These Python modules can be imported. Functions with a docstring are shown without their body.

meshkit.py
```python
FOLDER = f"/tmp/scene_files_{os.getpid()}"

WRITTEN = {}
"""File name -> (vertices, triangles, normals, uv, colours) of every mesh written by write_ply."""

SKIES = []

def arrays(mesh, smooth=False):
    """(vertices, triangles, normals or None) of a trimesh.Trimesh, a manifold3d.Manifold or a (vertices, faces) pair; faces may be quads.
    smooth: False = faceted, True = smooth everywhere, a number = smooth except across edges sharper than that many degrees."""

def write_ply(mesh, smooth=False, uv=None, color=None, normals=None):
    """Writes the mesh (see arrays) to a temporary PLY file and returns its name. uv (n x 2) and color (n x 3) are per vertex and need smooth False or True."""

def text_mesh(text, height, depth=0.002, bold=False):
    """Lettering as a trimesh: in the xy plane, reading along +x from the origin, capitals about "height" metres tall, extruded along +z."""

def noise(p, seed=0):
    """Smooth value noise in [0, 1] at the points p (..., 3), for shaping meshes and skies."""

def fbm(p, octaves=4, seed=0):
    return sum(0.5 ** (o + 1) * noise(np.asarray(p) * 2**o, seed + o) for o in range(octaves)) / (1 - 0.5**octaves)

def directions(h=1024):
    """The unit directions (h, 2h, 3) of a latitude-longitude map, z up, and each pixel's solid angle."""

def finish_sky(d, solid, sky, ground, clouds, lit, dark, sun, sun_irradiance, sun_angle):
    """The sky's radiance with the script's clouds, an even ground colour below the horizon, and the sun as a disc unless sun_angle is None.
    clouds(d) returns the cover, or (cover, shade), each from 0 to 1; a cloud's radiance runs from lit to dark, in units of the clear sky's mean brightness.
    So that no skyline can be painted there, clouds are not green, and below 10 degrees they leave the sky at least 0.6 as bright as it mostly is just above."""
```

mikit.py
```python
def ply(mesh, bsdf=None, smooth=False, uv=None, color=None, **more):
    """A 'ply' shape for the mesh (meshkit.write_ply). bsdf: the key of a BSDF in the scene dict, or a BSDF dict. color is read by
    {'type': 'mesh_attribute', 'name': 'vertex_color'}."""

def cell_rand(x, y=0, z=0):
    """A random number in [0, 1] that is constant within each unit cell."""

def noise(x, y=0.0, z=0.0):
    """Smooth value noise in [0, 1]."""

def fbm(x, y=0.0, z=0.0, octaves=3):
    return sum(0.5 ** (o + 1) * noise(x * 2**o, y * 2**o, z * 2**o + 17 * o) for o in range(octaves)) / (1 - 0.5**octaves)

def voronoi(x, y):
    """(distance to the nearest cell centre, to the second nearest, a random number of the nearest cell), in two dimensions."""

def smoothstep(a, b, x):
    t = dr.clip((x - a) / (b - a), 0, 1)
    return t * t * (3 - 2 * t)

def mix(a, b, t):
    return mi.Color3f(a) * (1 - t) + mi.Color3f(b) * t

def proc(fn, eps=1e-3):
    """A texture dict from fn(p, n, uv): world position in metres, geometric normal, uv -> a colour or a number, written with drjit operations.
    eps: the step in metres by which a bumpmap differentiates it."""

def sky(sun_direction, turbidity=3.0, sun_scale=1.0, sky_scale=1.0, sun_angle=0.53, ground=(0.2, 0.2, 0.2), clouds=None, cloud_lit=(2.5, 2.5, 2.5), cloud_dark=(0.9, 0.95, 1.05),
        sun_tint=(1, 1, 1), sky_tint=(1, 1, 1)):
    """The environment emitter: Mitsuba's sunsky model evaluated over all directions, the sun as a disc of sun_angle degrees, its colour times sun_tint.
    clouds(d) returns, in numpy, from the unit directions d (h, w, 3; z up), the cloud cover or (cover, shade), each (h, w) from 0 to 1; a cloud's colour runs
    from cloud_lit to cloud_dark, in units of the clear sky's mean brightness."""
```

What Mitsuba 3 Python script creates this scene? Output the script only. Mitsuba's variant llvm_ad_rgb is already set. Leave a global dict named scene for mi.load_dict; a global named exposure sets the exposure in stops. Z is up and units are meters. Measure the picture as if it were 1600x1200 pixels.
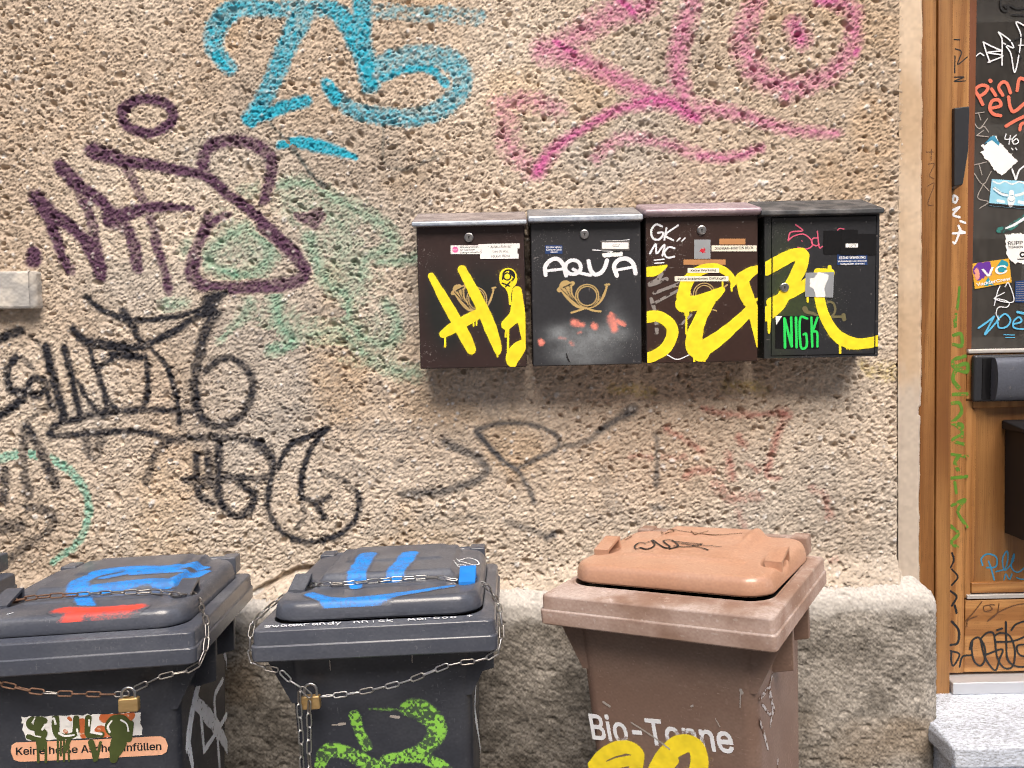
import math, random
import numpy as np, trimesh, mitsuba as mi, drjit as dr
import manifold3d as m3
from shapely.geometry import LineString, Point, Polygon, box as sbox
from shapely.ops import unary_union
import meshkit, mikit
from mikit import proc, noise, fbm, voronoi, smoothstep, mix, cell_rand

T = mi.ScalarTransform4f
rng = np.random.default_rng(7)
scene, labels, place = {}, {}, {}

# ------------------------------------------------------------------ camera, sky, exposure
ROLL = math.radians(1.19)
PITCH = math.radians(-4.3)
scene['camera'] = {'type': 'perspective', 'fov': 2 * math.degrees(math.atan(800 / 1265.0)), 'fov_axis': 'x', 'near_clip': 0.05, 'far_clip': 500.0,
                   'to_world': T().look_at(origin=[0, -2.1, 1.5], target=[0, -2.1 + math.cos(PITCH), 1.5 + math.sin(PITCH)], up=[math.sin(ROLL), 0, math.cos(ROLL)])}
scene['sky'] = mikit.sky([0.07, -0.62, 0.78], turbidity=3, sun_scale=0.55, sun_angle=40, clouds=lambda d: 1.0, cloud_lit=(0.86, 0.95, 1.16), sun_tint=(0.92, 0.97, 1.10))
exposure = 3.18

# ------------------------------------------------------------------ data
# Strokes, outlines and chain runs in tenths of a millimetre, each in the plane of the thing it lies on: a stroke is [cover in per cent, x, z, width, x, z, width, ...].
S = {
    'cyan': [[75,-6955,21571,389,-7290,21971,493,-7321,22364,571,-7099,22799,597,-6585,23033,519,-5732,23016,311],[55,-6335,23003,415,-5583,22964,441,-4627,22993,467],[75,-5033,22904,675,-5412,22228,571,-5800,21400,519,-6212,20667,493,-6506,20326,467],[100,-6403,20349,311,-5942,20464,311,-5555,20605,311,-5069,20719,311],[100,-6508,20276,363,-6297,20471,415],[100,-5773,19654,208,-5162,19676,311,-4506,19513,311,-3878,19285,104],[100,-7294,21873,311,-7007,21548,156],[85,-4473,23063,363,-4034,22713,519,-3608,21946,571,-3470,21550,519],[80,-3565,23167,519,-3591,22436,467,-3520,21551,467,-3434,21106,519],[35,-3423,22920,415,-2570,22854,415,-1567,22785,415,-663,22694,415],[100,-3471,21501,415,-3384,21105,311],[65,-3380,21203,363,-3063,21616,519,-2453,21751,571,-1746,21761,571,-1197,21504,623,-1134,21010,571,-1475,20571,519,-2142,20287,493,-3005,20280,467,-3812,20445,415,-4330,20827,311],[100,-4307,20777,415,-4522,21128,311],[90,-3126,21247,208,-2563,21458,208,-1856,21419,208,-1512,21067,208]],
    'pink': [[59,3575,22896,850,2526,22601,904,1601,22047,904,1007,21804,850],[100,2923,23036,385,3247,22713,385],[70,942,21869,850,1530,21729,747,2771,21128,670,3557,20727,621],[98,1273,22053,385,1728,21789,385],[100,3292,20507,385,3885,20559,621,4346,20389,540,4807,20121,466],[59,4808,20379,621,5929,20163,466,7120,19783,425,8377,19628,385],[65,4752,22999,621,4454,22117,695,4351,21288,695,4545,20513,621],[59,6320,22904,695,5994,22022,812,6323,21248,850,6983,20850,812,7838,20929,695,8525,21396,639,8813,22092,638,8741,22666,646,8281,22928,621],[93,7889,22905,310,8347,22895,310],[81,7304,22314,695,7470,21992,695],[100,8883,21708,229,8818,21614,229],[87,3687,20466,385,2894,20354,335,2231,20044,322,1564,19669,344],[87,1564,19669,385,1162,19353,466,790,18905,499],[100,960,19162,466,755,18840,540],[42,-202,20545,695,590,20594,695,1311,20386,695],[42,-10,20283,850,40,19505,810,624,18908,769],[48,2286,19200,540,2886,19610,466,3944,19491,425,4936,19146,425],[70,4936,19146,385,5665,19098,348,6460,19310,310],[59,6917,20851,695,7116,20526,385]],
    'purple': [[100,-8460,20425,277,-8558,20215,277,-8804,20064,277,-9132,20014,277,-9454,20078,277,-9682,20238,277,-9757,20451,277,-9659,20661,277,-9413,20810,277,-9086,20860,277,-8765,20797,277,-8536,20638,277,-8460,20425,277],[100,-10566,19602,465,-9874,19358,374,-9120,19226,321,-8314,19049,293,-7670,18875,277,-7094,18380,293,-6462,17883,305,-5939,17332,313,-5465,16888,321],[90,-6256,18229,216,-6070,18735,325,-6045,19323,355,-6437,19677,366,-7084,19770,371,-7579,19621,371,-7760,19251,362,-7692,18983,310],[100,-12079,18456,404,-11725,18018,526,-11225,17711,371,-10814,17270,343],[90,-11733,17883,277,-11600,17394,277,-11443,16848,277,-11295,16573,277],[100,-11377,19218,404,-10945,18728,404,-10423,18341,343,-10115,18012,310],[80,-10954,18567,277,-10738,18078,277,-10634,17537,277,-10554,17047,277,-10479,16447,277],[75,-9697,19130,249,-9479,18644,249,-9283,18237,249,-9096,17667,249,-8969,16960,249,-8790,16194,249,-8799,16031,249],[100,-10178,17851,559,-9733,18004,418,-9180,18127,324,-8634,18143,238,-8091,18078,122],[90,-9960,17847,343,-9733,17518,321,-9569,17027,299,-9538,16591,277],[90,-7115,17950,122,-7561,17744,207,-7850,17425,258,-8093,16942,277],[80,-5425,17862,155,-5156,17775,299,-4878,17877,371,-4995,17691,371],[100,-12231,17055,419,-12242,16892,465],[100,-11787,17898,278,-11616,17367,278,-11374,16629,278],[100,-10993,17476,324,-10764,17187,418,-10581,16817,435,-10520,16448,374],[80,-10612,17671,233,-10637,17266,233],[90,-9793,17654,233,-9673,17246,263,-9618,16756,248,-9606,16593,187],[85,-9113,17356,208,-8936,16824,216,-8834,16413,224,-8833,16045,233],[90,-7691,17895,233,-7971,17211,249,-8159,16726,264,-8180,16318,278],[90,-6310,17610,343,-5889,17222,346,-5469,16780,349,-5263,16449,352,-5494,16181,354,-6047,16083,357,-6708,16069,360,-7369,16028,363,-7967,16177,365,-8170,16509,368,-8099,16834,371]],
    'green': [[40,-6665,17022,1827,-7142,17357,1827],[40,-4305,17136,1993,-4064,16206,1993],[38,-6204,14989,1827,-4891,14687,1827,-3566,14659,1827],[34,-5519,18241,1440,-4008,17779,1440],[68,-6750,17565,620,-7309,17306,620,-7770,16827,620,-7186,16434,620,-6525,16475,620,-6117,17010,620,-6591,17453,620],[94,-7348,16492,343,-7023,16376,343],[61,-5885,18624,554,-5066,18661,554,-4427,18272,554,-3731,17881,554,-3143,17491,554,-2994,17000,554,-3716,16744,554,-3844,16201,554],[68,-5119,17315,620,-4930,16551,620,-4619,16054,620,-4189,15771,620,-4209,15223,620],[81,-6059,15810,620,-5977,15150,620,-5669,14592,620,-6228,14438,620],[61,-4209,15223,554,-3787,14664,554,-3128,14540,554,-2945,15087,554,-3206,15532,554],[54,-4388,14842,692,-3854,14333,692,-3149,13876,692,-2488,13751,692],[54,-6724,15714,554,-6909,15279,554,-7541,14741,554],[68,-3390,16628,415,-2400,16716,415],[54,-5218,14804,415,-4329,14950,415],[47,-5427,17808,692,-4766,17956,692,-4236,17513,692],[54,-8929,15650,482,-8431,15695,482],[54,-8244,17217,415,-8367,16948,415],[41,-6820,18429,554,-6486,18583,554]],
    'grime': [[50,-6761,14891,332,-6212,14824,332],[50,-5245,15519,277,-4315,15335,277],[60,-4902,14411,277,-4296,14343,277],[35,-5788,14374,886,-4915,14079,886,-4704,13797,886],[25,-8245,15032,1661,-6768,14725,1661,-5240,14252,1661],[30,-3603,13552,664,-3278,13322,664],[25,-5550,13425,1107,-4170,13229,1107],[40,-6689,12776,467,-5903,12864,467,-4601,12837,467],[35,-4462,12362,571,-3472,12288,571,-2533,12216,571],[30,-4492,11518,779,-3828,11027,779],[30,-3396,9792,934,-1813,9865,934],[30,-6388,12507,779,-5403,12329,779],[35,-3877,9588,311,-3452,9686,311],[45,2377,11162,675,2525,10415,675,2676,9771,675],[40,1937,9733,623,3256,9812,623],[80,3680,10070,311,3943,10065,311]],
    'black': [[100,-10918,15890,180,-10558,15574,175,-10155,15394,171,-9748,15283,166,-8920,15300,161,-8084,15489,157,-7725,15790,152],[100,-10010,15529,242,-9758,15111,225,-9606,14729,208],[100,-7375,15919,208,-7728,15721,484,-7943,15554,242],[100,-11312,15075,277,-11020,14758,335,-10475,14644,323,-9648,14592,260,-8802,14919,219,-8091,15352,260,-7673,15446,346],[90,-7607,15376,346,-7903,14969,329,-8151,14146,311,-8248,13593,294,-8241,13035,277,-8019,12611,260,-7608,12462,242,-7108,12732,236,-6809,13215,231,-6784,13771,225,-7112,14159,219,-7524,14237,213,-7954,13934,208],[100,-10955,14688,138,-10846,14202,145,-10671,13643,152,-10565,13084,159,-10686,12807,166],[100,-10351,14399,242,-9595,14314,242],[95,-10357,14296,152,-10716,14061,152,-10676,13574,152,-10427,13081,152,-9951,12896,152,-9594,13064,152,-9456,13687,152,-9487,14381,152],[95,-9372,14586,125,-8984,14094,135,-8805,13535,145,-8699,12905,156,-8701,12590,166],[90,-8215,12860,138,-8907,12910,156,-9739,12962,173,-10578,12875,190,-11209,12783,208,-11845,12621,204,-12064,12451,201,-12002,12330,197,-11445,12332,194],[90,-11445,12332,194,-10606,12385,194,-9771,12367,194,-8946,12175,194],[70,-8946,12175,208,-9388,11727,208,-9671,11026,208],[70,-11167,12327,277,-11127,11834,277],[60,-10753,12248,277,-10996,11690,277],[100,-12063,14642,311,-11961,14087,300,-11797,13388,288,-11695,12793,277],[100,-11583,14598,221,-11451,13937,221,-11272,12889,221],[90,-11290,13726,152,-11043,13233,152,-10753,12843,152],[95,-12158,13591,194,-12214,13431,194,-12335,13348,194,-12463,13380,194,-12540,13513,194,-12529,13684,194,-12435,13813,194,-12303,13840,194,-12193,13752,194,-12158,13591,194],[90,-12151,13813,221,-12048,13254,221,-11925,13007,221],[95,-13224,14839,277,-13008,14972,277,-12691,15069,277],[60,-12459,14926,111,-12132,14644,111],[100,-12841,14382,242,-13071,14040,242,-13035,13553,242,-12693,13477,242,-12776,13269,242,-13141,12998,242,-13359,12863,242],[70,-12636,14343,138,-12410,14096,138],[60,-11953,13113,138,-12383,12912,138,-12605,12707,138],[80,-12683,12569,311,-12372,12000,311,-12016,11005,311],[70,-12762,12430,277,-12827,11446,277,-12733,10736,277],[65,-12822,10454,242,-12336,10372,242,-12109,10083,242,-12307,9730,242],[75,-13315,11456,242,-13408,10608,242],[65,-13421,9896,415,-12995,9959,415],[60,-12522,9663,277,-13038,9316,277,-13484,8966,277],[50,-13542,10184,277,-13411,10039,277],[85,-8948,12140,221,-8109,12192,221,-7136,12137,221,-6589,11879,221,-6329,11451,221,-6484,11101,221,-7462,11121,221,-8584,11074,221],[90,-8306,11739,208,-8287,10714,208,-7916,10422,208],[90,-7701,11973,235,-7765,10632,235,-7439,10127,235,-7015,10189,235,-6855,10612,235,-7189,10974,235],[80,-8022,11839,208,-7962,10919,208],[85,-8654,11076,173,-8171,10924,173],[100,-4827,12369,208,-5305,12169,195,-5729,12020,182,-6004,11709,169,-6176,11342,156],[100,-4935,12266,166,-5263,11904,166,-5465,11433,166,-5591,10905,166,-5580,10532,166],[95,-6722,12040,176,-6418,11823,176,-6276,11450,176,-6404,10922,176,-6484,10285,176,-6244,9745,176,-5886,9469,176,-5363,9351,176,-4724,9498,176,-4291,9811,176,-4092,10234,176,-4105,10608,176],[60,-4205,10770,156,-4562,11043,156,-5028,11212,156],[100,-5527,10531,187,-5218,10365,187,-5022,9987,187],[90,-5271,10366,135,-4843,10543,135],[60,-5586,10372,125,-5546,10051,125,-5717,9734,125]],
    'grey': [[100,-956,12183,208,-600,11754,190,-293,11430,173,69,11158,156],[85,-955,12236,135,-429,12382,135,354,12366,135,926,12196,135,1183,11927,135,1100,11665,135,651,11463,135,122,11210,135],[80,95,11157,187,323,10781,145,525,10297,104],[65,1180,11769,156,1704,11811,182,2125,12013,208],[85,2231,12116,208,2705,12422,286,3073,12624,363],[100,2968,12574,363,3125,12676,363],[70,3747,12032,156,3769,11504,156,3737,10709,156],[80,-1799,11937,286,-1230,11661,286,-818,11388,286,-773,11069,286,-1251,10814,286,-1992,10617,286,-2939,10583,286],[60,-223,9778,234,405,9551,234,930,9379,234],[90,823,9327,208,1036,9430,208],[45,-1590,9914,156,-695,9895,156],[40,-3129,11225,260,-2910,11538,260]],
    'red': [[50,5004,12678,260,5577,12535,242,6256,12495,225,6935,12507,208],[75,6987,12532,363,7144,12476,363],[55,7092,12425,260,6885,11850,240,6730,11325,221,6652,10903,201,6942,10790,182],[50,4009,12148,208,4530,11847,208,4948,11521,208],[35,3061,11455,208,3690,11415,208,4476,11425,208],[50,5891,11924,260,6048,11657,260],[50,5629,11454,311,5733,10816,311],[50,4526,10894,260,4737,11049,260,5209,11039,260],[35,5261,10666,415,5786,10282,415,6417,10322,415],[45,6153,11178,208,6416,11014,208],[35,7783,10560,311,8154,10286,311,8316,9748,311],[30,5891,9960,260,6050,9475,260],[30,8327,8566,260,8432,8617,260]],
    'teal': [[75,-13436,11735,233,-13095,11830,241,-12557,11852,249,-12099,11690,241,-11678,11445,233,-11397,11099,224,-11221,10687,216,-11212,10278,199,-11304,9869,183,-11493,9530,174,-11710,9293,166,-12027,9094,158,-12204,8959,150]],
    'yellowspray': [[35,9113,13742,311,9427,13579,545,9792,13520,779],[30,2662,13251,467,3599,13127,467],[25,5578,13294,571,6515,13170,571]],
    'line': [[80,-5980,20166,47,-5567,19710,47,-5374,19456,47],[90,-5472,19558,208,-5398,19481,208],[90,-5374,19456,62,-5087,19000,73,-4794,18642,83],[90,-4793,18667,156,-4694,18590,156],[50,-3116,20009,52,-3161,19411,52,-3143,19160,52,-2691,18951,52,-1661,19330,52]],
    'mb1_yellow': [[100,-1911,16184,157,-1633,15655,243,-1335,15104,275,-1093,14631,294,-982,14374,235],[100,-1156,16323,216,-926,15873,259,-666,15324,294,-500,14892,314,-353,14459,235,-329,14301,141],[100,-336,14341,47,-339,14192,47],[100,-1657,14767,196,-1339,14956,283,-706,15286,251],[100,-1612,14720,51,-1619,14465,51],[100,-905,15134,39,-909,14947,39],[100,-826,15172,39,-838,14969,39],[100,-43,16126,455,-37,16056,455],[100,-28,15932,235,-13,15699,78,-6,15466,59],[100,172,15781,235,150,15463,251,73,15153,264,-107,14962,275],[100,186,15695,235,251,15227,220,302,14875,196,329,14621,157],[100,-127,14954,196,249,15149,196],[100,354,14542,157,155,14350,353,13,14118,314,49,13960,118],[100,-108,14923,51,-133,14669,51],[100,-65,14922,55,-82,14296,55],[100,41,13980,63,40,13901,63]],
    'mb1_black': [[100,-173,16070,39,-146,16225,39,-40,16288,39,76,16239,39,113,16123,39,52,16027,39],[100,23,16132,31,-3,16072,31,-64,16049,31,-124,16075,31,-148,16136,31,-122,16195,31,-61,16219,31,-1,16193,31,23,16132,31],[100,-183,15974,35,-9,15901,35],[100,5,16001,35,-107,15887,35],[100,10,16241,55,94,16142,55]],
    'mb2_horn': [[100,1355,15857,314,1433,15650,204,1602,15433,141,1796,15351,98,1992,15370,86,2149,15460,86,2268,15613,78,2357,15844,59],[100,2135,15616,78,2108,15505,78,2036,15417,78,1932,15370,78,1817,15372,78,1714,15424,78,1644,15515,78,1620,15626,78,1648,15737,78,1720,15825,78,1824,15872,78,1939,15869,78,2041,15818,78,2111,15727,78,2135,15616,78],[100,1198,15783,118,1524,15931,118],[100,2318,15883,47,2420,15893,47],[100,1796,15320,51,1646,15268,51,1489,15225,51],[100,1874,15318,51,2037,15260,51,2197,15241,51]],
    'mb2_hornd': [[100,1237,15813,16,1468,15583,16,1680,15400,16],[100,1335,15842,16,1487,15590,16,1641,15455,16],[100,1453,15921,16,1481,15668,16,1603,15495,16],[100,2135,15616,16,2108,15505,16,2036,15417,16,1932,15370,16,1817,15372,16,1714,15424,16,1644,15515,16,1620,15626,16,1648,15737,16,1720,15825,16,1824,15872,16,1939,15869,16,2041,15818,16,2111,15727,16,2135,15616,16],[100,1874,15341,16,2031,15385,16,2169,15499,16,2317,15806,16],[100,1296,15835,27,1492,15920,27]],
    'mb1_horn': [[100,-1257,15833,283,-1193,15626,184,-1052,15410,127,-888,15329,88,-722,15348,78,-587,15439,78,-484,15592,71,-406,15823,53],[100,-596,15595,71,-621,15484,71,-684,15396,71,-773,15348,71,-870,15350,71,-957,15402,71,-1015,15492,71,-1034,15604,71,-1010,15714,71,-947,15802,71,-858,15850,71,-761,15848,71,-674,15796,71,-616,15706,71,-596,15595,71],[100,-1392,15759,106,-1113,15908,106],[100,-438,15863,42,-351,15873,42],[100,-889,15297,46,-1016,15246,46,-1150,15202,46],[100,-823,15296,46,-684,15239,46,-549,15220,46]],
    'mb1_hornd': [[100,-1358,15789,20,-1165,15560,20,-987,15377,20],[100,-1274,15818,20,-1148,15567,20,-1018,15432,20],[100,-1173,15897,20,-1152,15645,20,-1051,15472,20],[100,-596,15595,20,-621,15484,20,-684,15396,20,-773,15348,20,-870,15350,20,-957,15402,20,-1015,15492,20,-1034,15604,20,-1010,15714,20,-947,15802,20,-858,15850,20,-761,15848,20,-674,15796,20,-616,15706,20,-596,15595,20],[100,-822,15319,20,-688,15363,20,-569,15478,20,-440,15785,20],[100,-1307,15811,36,-1139,15897,36]],
    'mb2_white': [[100,873,16153,102,868,16358,102,1015,16513,102,1183,16525,102,1305,16388,102,1371,16128,102],[100,913,16253,71,1342,16290,71],[100,1732,16321,90,1701,16230,90,1620,16169,90,1516,16157,90,1421,16199,90,1365,16281,90,1367,16376,90,1425,16456,90,1521,16493,90,1625,16478,90,1703,16413,90,1732,16321,90],[100,1544,16279,78,1710,16186,78,1963,16123,78],[100,1921,16464,102,1972,16247,102,2087,16136,102,2236,16195,102,2323,16328,102,2372,16470,102],[100,2605,16102,106,2541,16324,106,2660,16479,106,2862,16498,106,3009,16372,106,3061,16147,106],[100,2607,16233,71,3055,16309,71]],
    'mb2_salmon': [[100,1540,14982,181,1751,14915,133],[100,2024,14894,149,2063,14870,149],[100,2450,15174,78,2465,15064,196,2503,14966,243,2525,14829,196],[100,2593,14992,133,2788,14902,78],[100,734,14538,141,750,14506,141],[50,1179,14615,86,1315,14581,86],[50,1451,14500,102,1509,14440,102],[50,1631,14730,63,1709,14760,63]],
    'mb2_strip': [[100,2029,16731,27,2243,16711,24,2514,16683,20],[100,2226,16935,16,2867,16952,16,2886,16967,16]],
    'mb2_scratch': [[70,1341,14227,20,1443,13990,12],[70,1355,14149,24,1405,14030,24]],
    'mb3_white': [[100,3715,17261,51,3568,17310,51,3451,17171,51,3488,16986,51,3624,16945,51,3729,17042,51,3722,17119,51,3613,17106,51],[100,3820,17221,47,3768,16942,47],[100,4103,17280,47,3799,17056,47,3985,16922,47],[100,4078,16904,35,4148,16972,35],[100,4194,16902,35,4272,16970,35],[100,3415,16614,47,3557,16838,47,3579,16615,47,3767,16819,47,3718,16558,47],[100,4015,16729,47,3875,16759,47,3765,16626,47,3842,16509,47,4006,16529,47],[100,3523,16454,31,3764,16472,31],[100,3530,16377,31,3748,16391,31],[60,3820,14145,27,4074,14029,27,4401,14156,27]],
    'mb3_ghost': [[60,3755,16241,102,3605,15992,102,3410,15869,102,3812,15988,102],[60,3509,15657,78,4104,15866,78],[60,3438,15519,86,3544,15120,86,3573,14690,86],[60,3476,15394,71,4095,15711,71],[60,4412,15110,63,4157,14873,63]],
    'mb3_yellow': [[100,3326,16172,243,3560,16198,235,3814,16309,63],[100,3302,15067,275,3591,15096,281,3864,14926,283,3952,14682,286,3801,14333,285,3525,14143,271,3293,14069,251],[100,4219,15573,330,4322,15920,297,4611,16169,254,5001,16246,204,5293,16112,173,5437,15897,157,5398,15762,78],[100,4226,15378,408,4570,15402,377,4922,15543,314,5164,15701,157],[100,4843,15443,330,4655,15058,314,4508,14671,377,4488,14358,440,4644,14167,432],[100,4664,14257,432,5115,14549,353,5585,14941,283,5917,15266,251],[100,4296,15260,118,4303,15124,118],[100,4479,14084,55,4478,13927,55],[100,4742,14078,51,4733,13937,51],[100,4295,15182,47,4285,14656,47],[100,5180,15902,43,5175,15739,43],[100,5398,15801,47,5402,15673,47],[100,5663,15892,314,5749,15580,330,5898,15247,275,5977,14758,165,6029,14307,47],[100,5647,15950,330,5858,16112,259,6072,16201,181],[100,5722,15347,78,6034,15458,78]],
    'mb3_horn': [[100,4504,15470,24,4474,15551,24,4471,15638,24,4494,15721,24,4542,15791,24,4609,15842,24,4689,15869,24,4774,15869,24,4854,15841,24,4922,15789,24,4972,15718,24,4997,15635,24,4996,15548,24],[100,4551,15496,24,4528,15561,24,4525,15630,24,4544,15697,24,4582,15753,24,4635,15794,24,4698,15816,24,4765,15815,24,4829,15793,24,4884,15751,24,4923,15695,24,4943,15628,24,4942,15559,24],[100,4056,15809,39,4142,15826,39],[100,5195,15747,39,5293,15822,39],[100,4940,15227,31,5030,15198,31],[100,4357,15841,24,4376,15686,24,4492,15489,24]],
    'mb4_yellow': [[100,6247,16189,330,6558,16353,330,6868,16501,314,7101,16534,290],[100,7141,16480,298,7072,16211,330,6891,15867,322,6698,15560,314,6503,15273,330,6250,15084,353],[100,6366,15373,235,6678,15503,243,6990,15663,259,7378,15903,275,7572,16038,220],[100,7781,16204,94,7829,16002,78],[100,7494,16086,196,7806,16061,196],[100,7537,15485,243,7618,15153,259,7778,14798,259,8015,14500,298,8370,14332,290,8723,14333,259,9075,14400,283],[100,8055,14402,59,8058,14088,59],[100,8213,14281,35,8222,14202,35],[100,8284,14279,35,8285,14185,35],[100,7252,15549,51,7257,15370,51],[100,6320,15102,118,6314,14633,55]],
    'mb4_pink': [[100,6773,16857,35,6834,17055,35,7121,17088,35,6950,17237,35],[100,6789,16872,31,6912,16965,31,7145,17003,31,7317,16876,31,7357,16726,31,7217,16648,31,7003,16690,31],[100,7479,17065,31,7528,16684,31,7606,16701,31],[100,7495,16903,31,7379,16898,31,7341,16791,31,7442,16720,31,7528,16749,31],[100,7967,17086,27,8029,17123,27,8126,17105,27],[100,7100,16846,24,7115,16838,24]],
    'mb4_nick': [[100,6707,14265,63,6688,14977,63],[100,6704,14938,63,6856,14329,63],[100,6872,14289,63,6853,14993,63],[100,6970,14991,63,6990,14267,63],[100,7244,14965,59,7072,14961,59,7092,14285,59,7233,14285,59,7223,14575,59,7160,14577,59],[100,7346,14983,59,7374,14275,59],[100,7494,14980,59,7387,14658,59],[100,7387,14642,59,7489,14609,59,7500,14276,59]],
    'mb4_horn': [[100,7188,15200,133,7247,15121,94,7423,15079,63],[100,7931,15177,55,7914,15088,55,7866,15023,55,7799,15001,55,7733,15026,55,7683,15093,55,7665,15183,55,7682,15272,55,7730,15336,55,7796,15359,55,7863,15334,55,7912,15267,55,7931,15177,55],[100,7423,15059,63,7659,14976,63,7913,14991,63,8148,14986,63],[100,8135,15025,102,8152,14927,102]],
    'gl_white': [[100,12912,22301,39,13004,22022,39,13106,21766,39],[100,12912,22301,39,13169,22173,39,13426,22059,39],[100,13426,22059,36,13036,22021,36,13451,21932,36,13055,21767,36],[100,13318,22555,39,13419,22353,39,13427,22013,39,13435,21688,39],[100,13318,22555,36,13512,22428,36,13658,22302,36,13726,22131,36,13411,22285,36],[100,13518,22197,36,13666,21977,36,13780,21486,36,13889,21973,36,13923,22466,36,13787,22807,36,14060,22685,36],[100,12665,21998,33,12714,21935,33,12833,22010,33,12936,21946,33],[100,13867,22196,29,14073,22192,29],[100,13586,19848,29,13570,19716,29,13730,19719,29],[100,13708,19814,29,13676,19579,29],[100,13874,19826,29,13762,19703,29,13817,19579,29,13934,19633,29,13877,19722,29,13789,19661,29],[100,13749,19467,29,13789,19429,29],[100,13858,19471,29,13891,19427,29],[70,13777,18900,46,13845,18740,46,13880,18632,46],[70,13896,18638,46,13970,18864,46,14111,18988,46],[100,13380,15207,27,13451,15558,27,13526,15741,27],[100,13366,15401,27,13588,15370,27,13790,15278,27,13726,15156,27,13505,15160,27,13438,14985,27,13522,14807,27],[100,13668,15720,27,13763,15815,27,13909,15302,27,13388,15392,27,13654,15562,27]],
    'gl_scratch': [[100,12668,20413,23,12986,20453,23],[100,12827,20441,23,12898,20245,23],[100,12688,20225,23,12868,20017,23,13086,20279,23],[100,12869,20008,23,12995,20068,23,13117,19921,23],[100,12793,19831,23,12981,19968,23],[100,12793,19831,23,13114,19793,23],[100,12682,19032,23,13081,19119,23],[100,12874,19076,23,12964,18774,23],[100,12734,18842,23,12999,18520,23,13216,18864,23],[100,12999,18505,23,12862,18159,23,13155,18042,23,12923,17872,23],[100,13015,18504,23,13167,18337,23]],
    'gl_red': [[100,12940,20657,91,12833,20862,91,12734,21050,91,12890,21162,91,13070,21115,91,12997,20967,91,12827,20862,91],[100,13173,21057,91,13286,20893,91],[100,13130,21282,104,13143,21266,104],[100,13477,20895,91,13363,21100,91,13468,21238,91,13591,21188,91,13686,20953,91],[100,13866,21006,91,13925,21315,91,14130,21261,91],[100,13153,20543,91,13429,20616,91,13362,20767,91,13193,20739,91,13134,20544,91,13240,20395,91,13436,20347,91],[100,13638,20836,91,13689,20573,91,13807,20452,91,14114,20695,91],[100,13593,20068,91,13823,20201,91,14155,20351,91],[100,13967,19964,91,14002,20104,91,14160,20163,91]],
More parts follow.
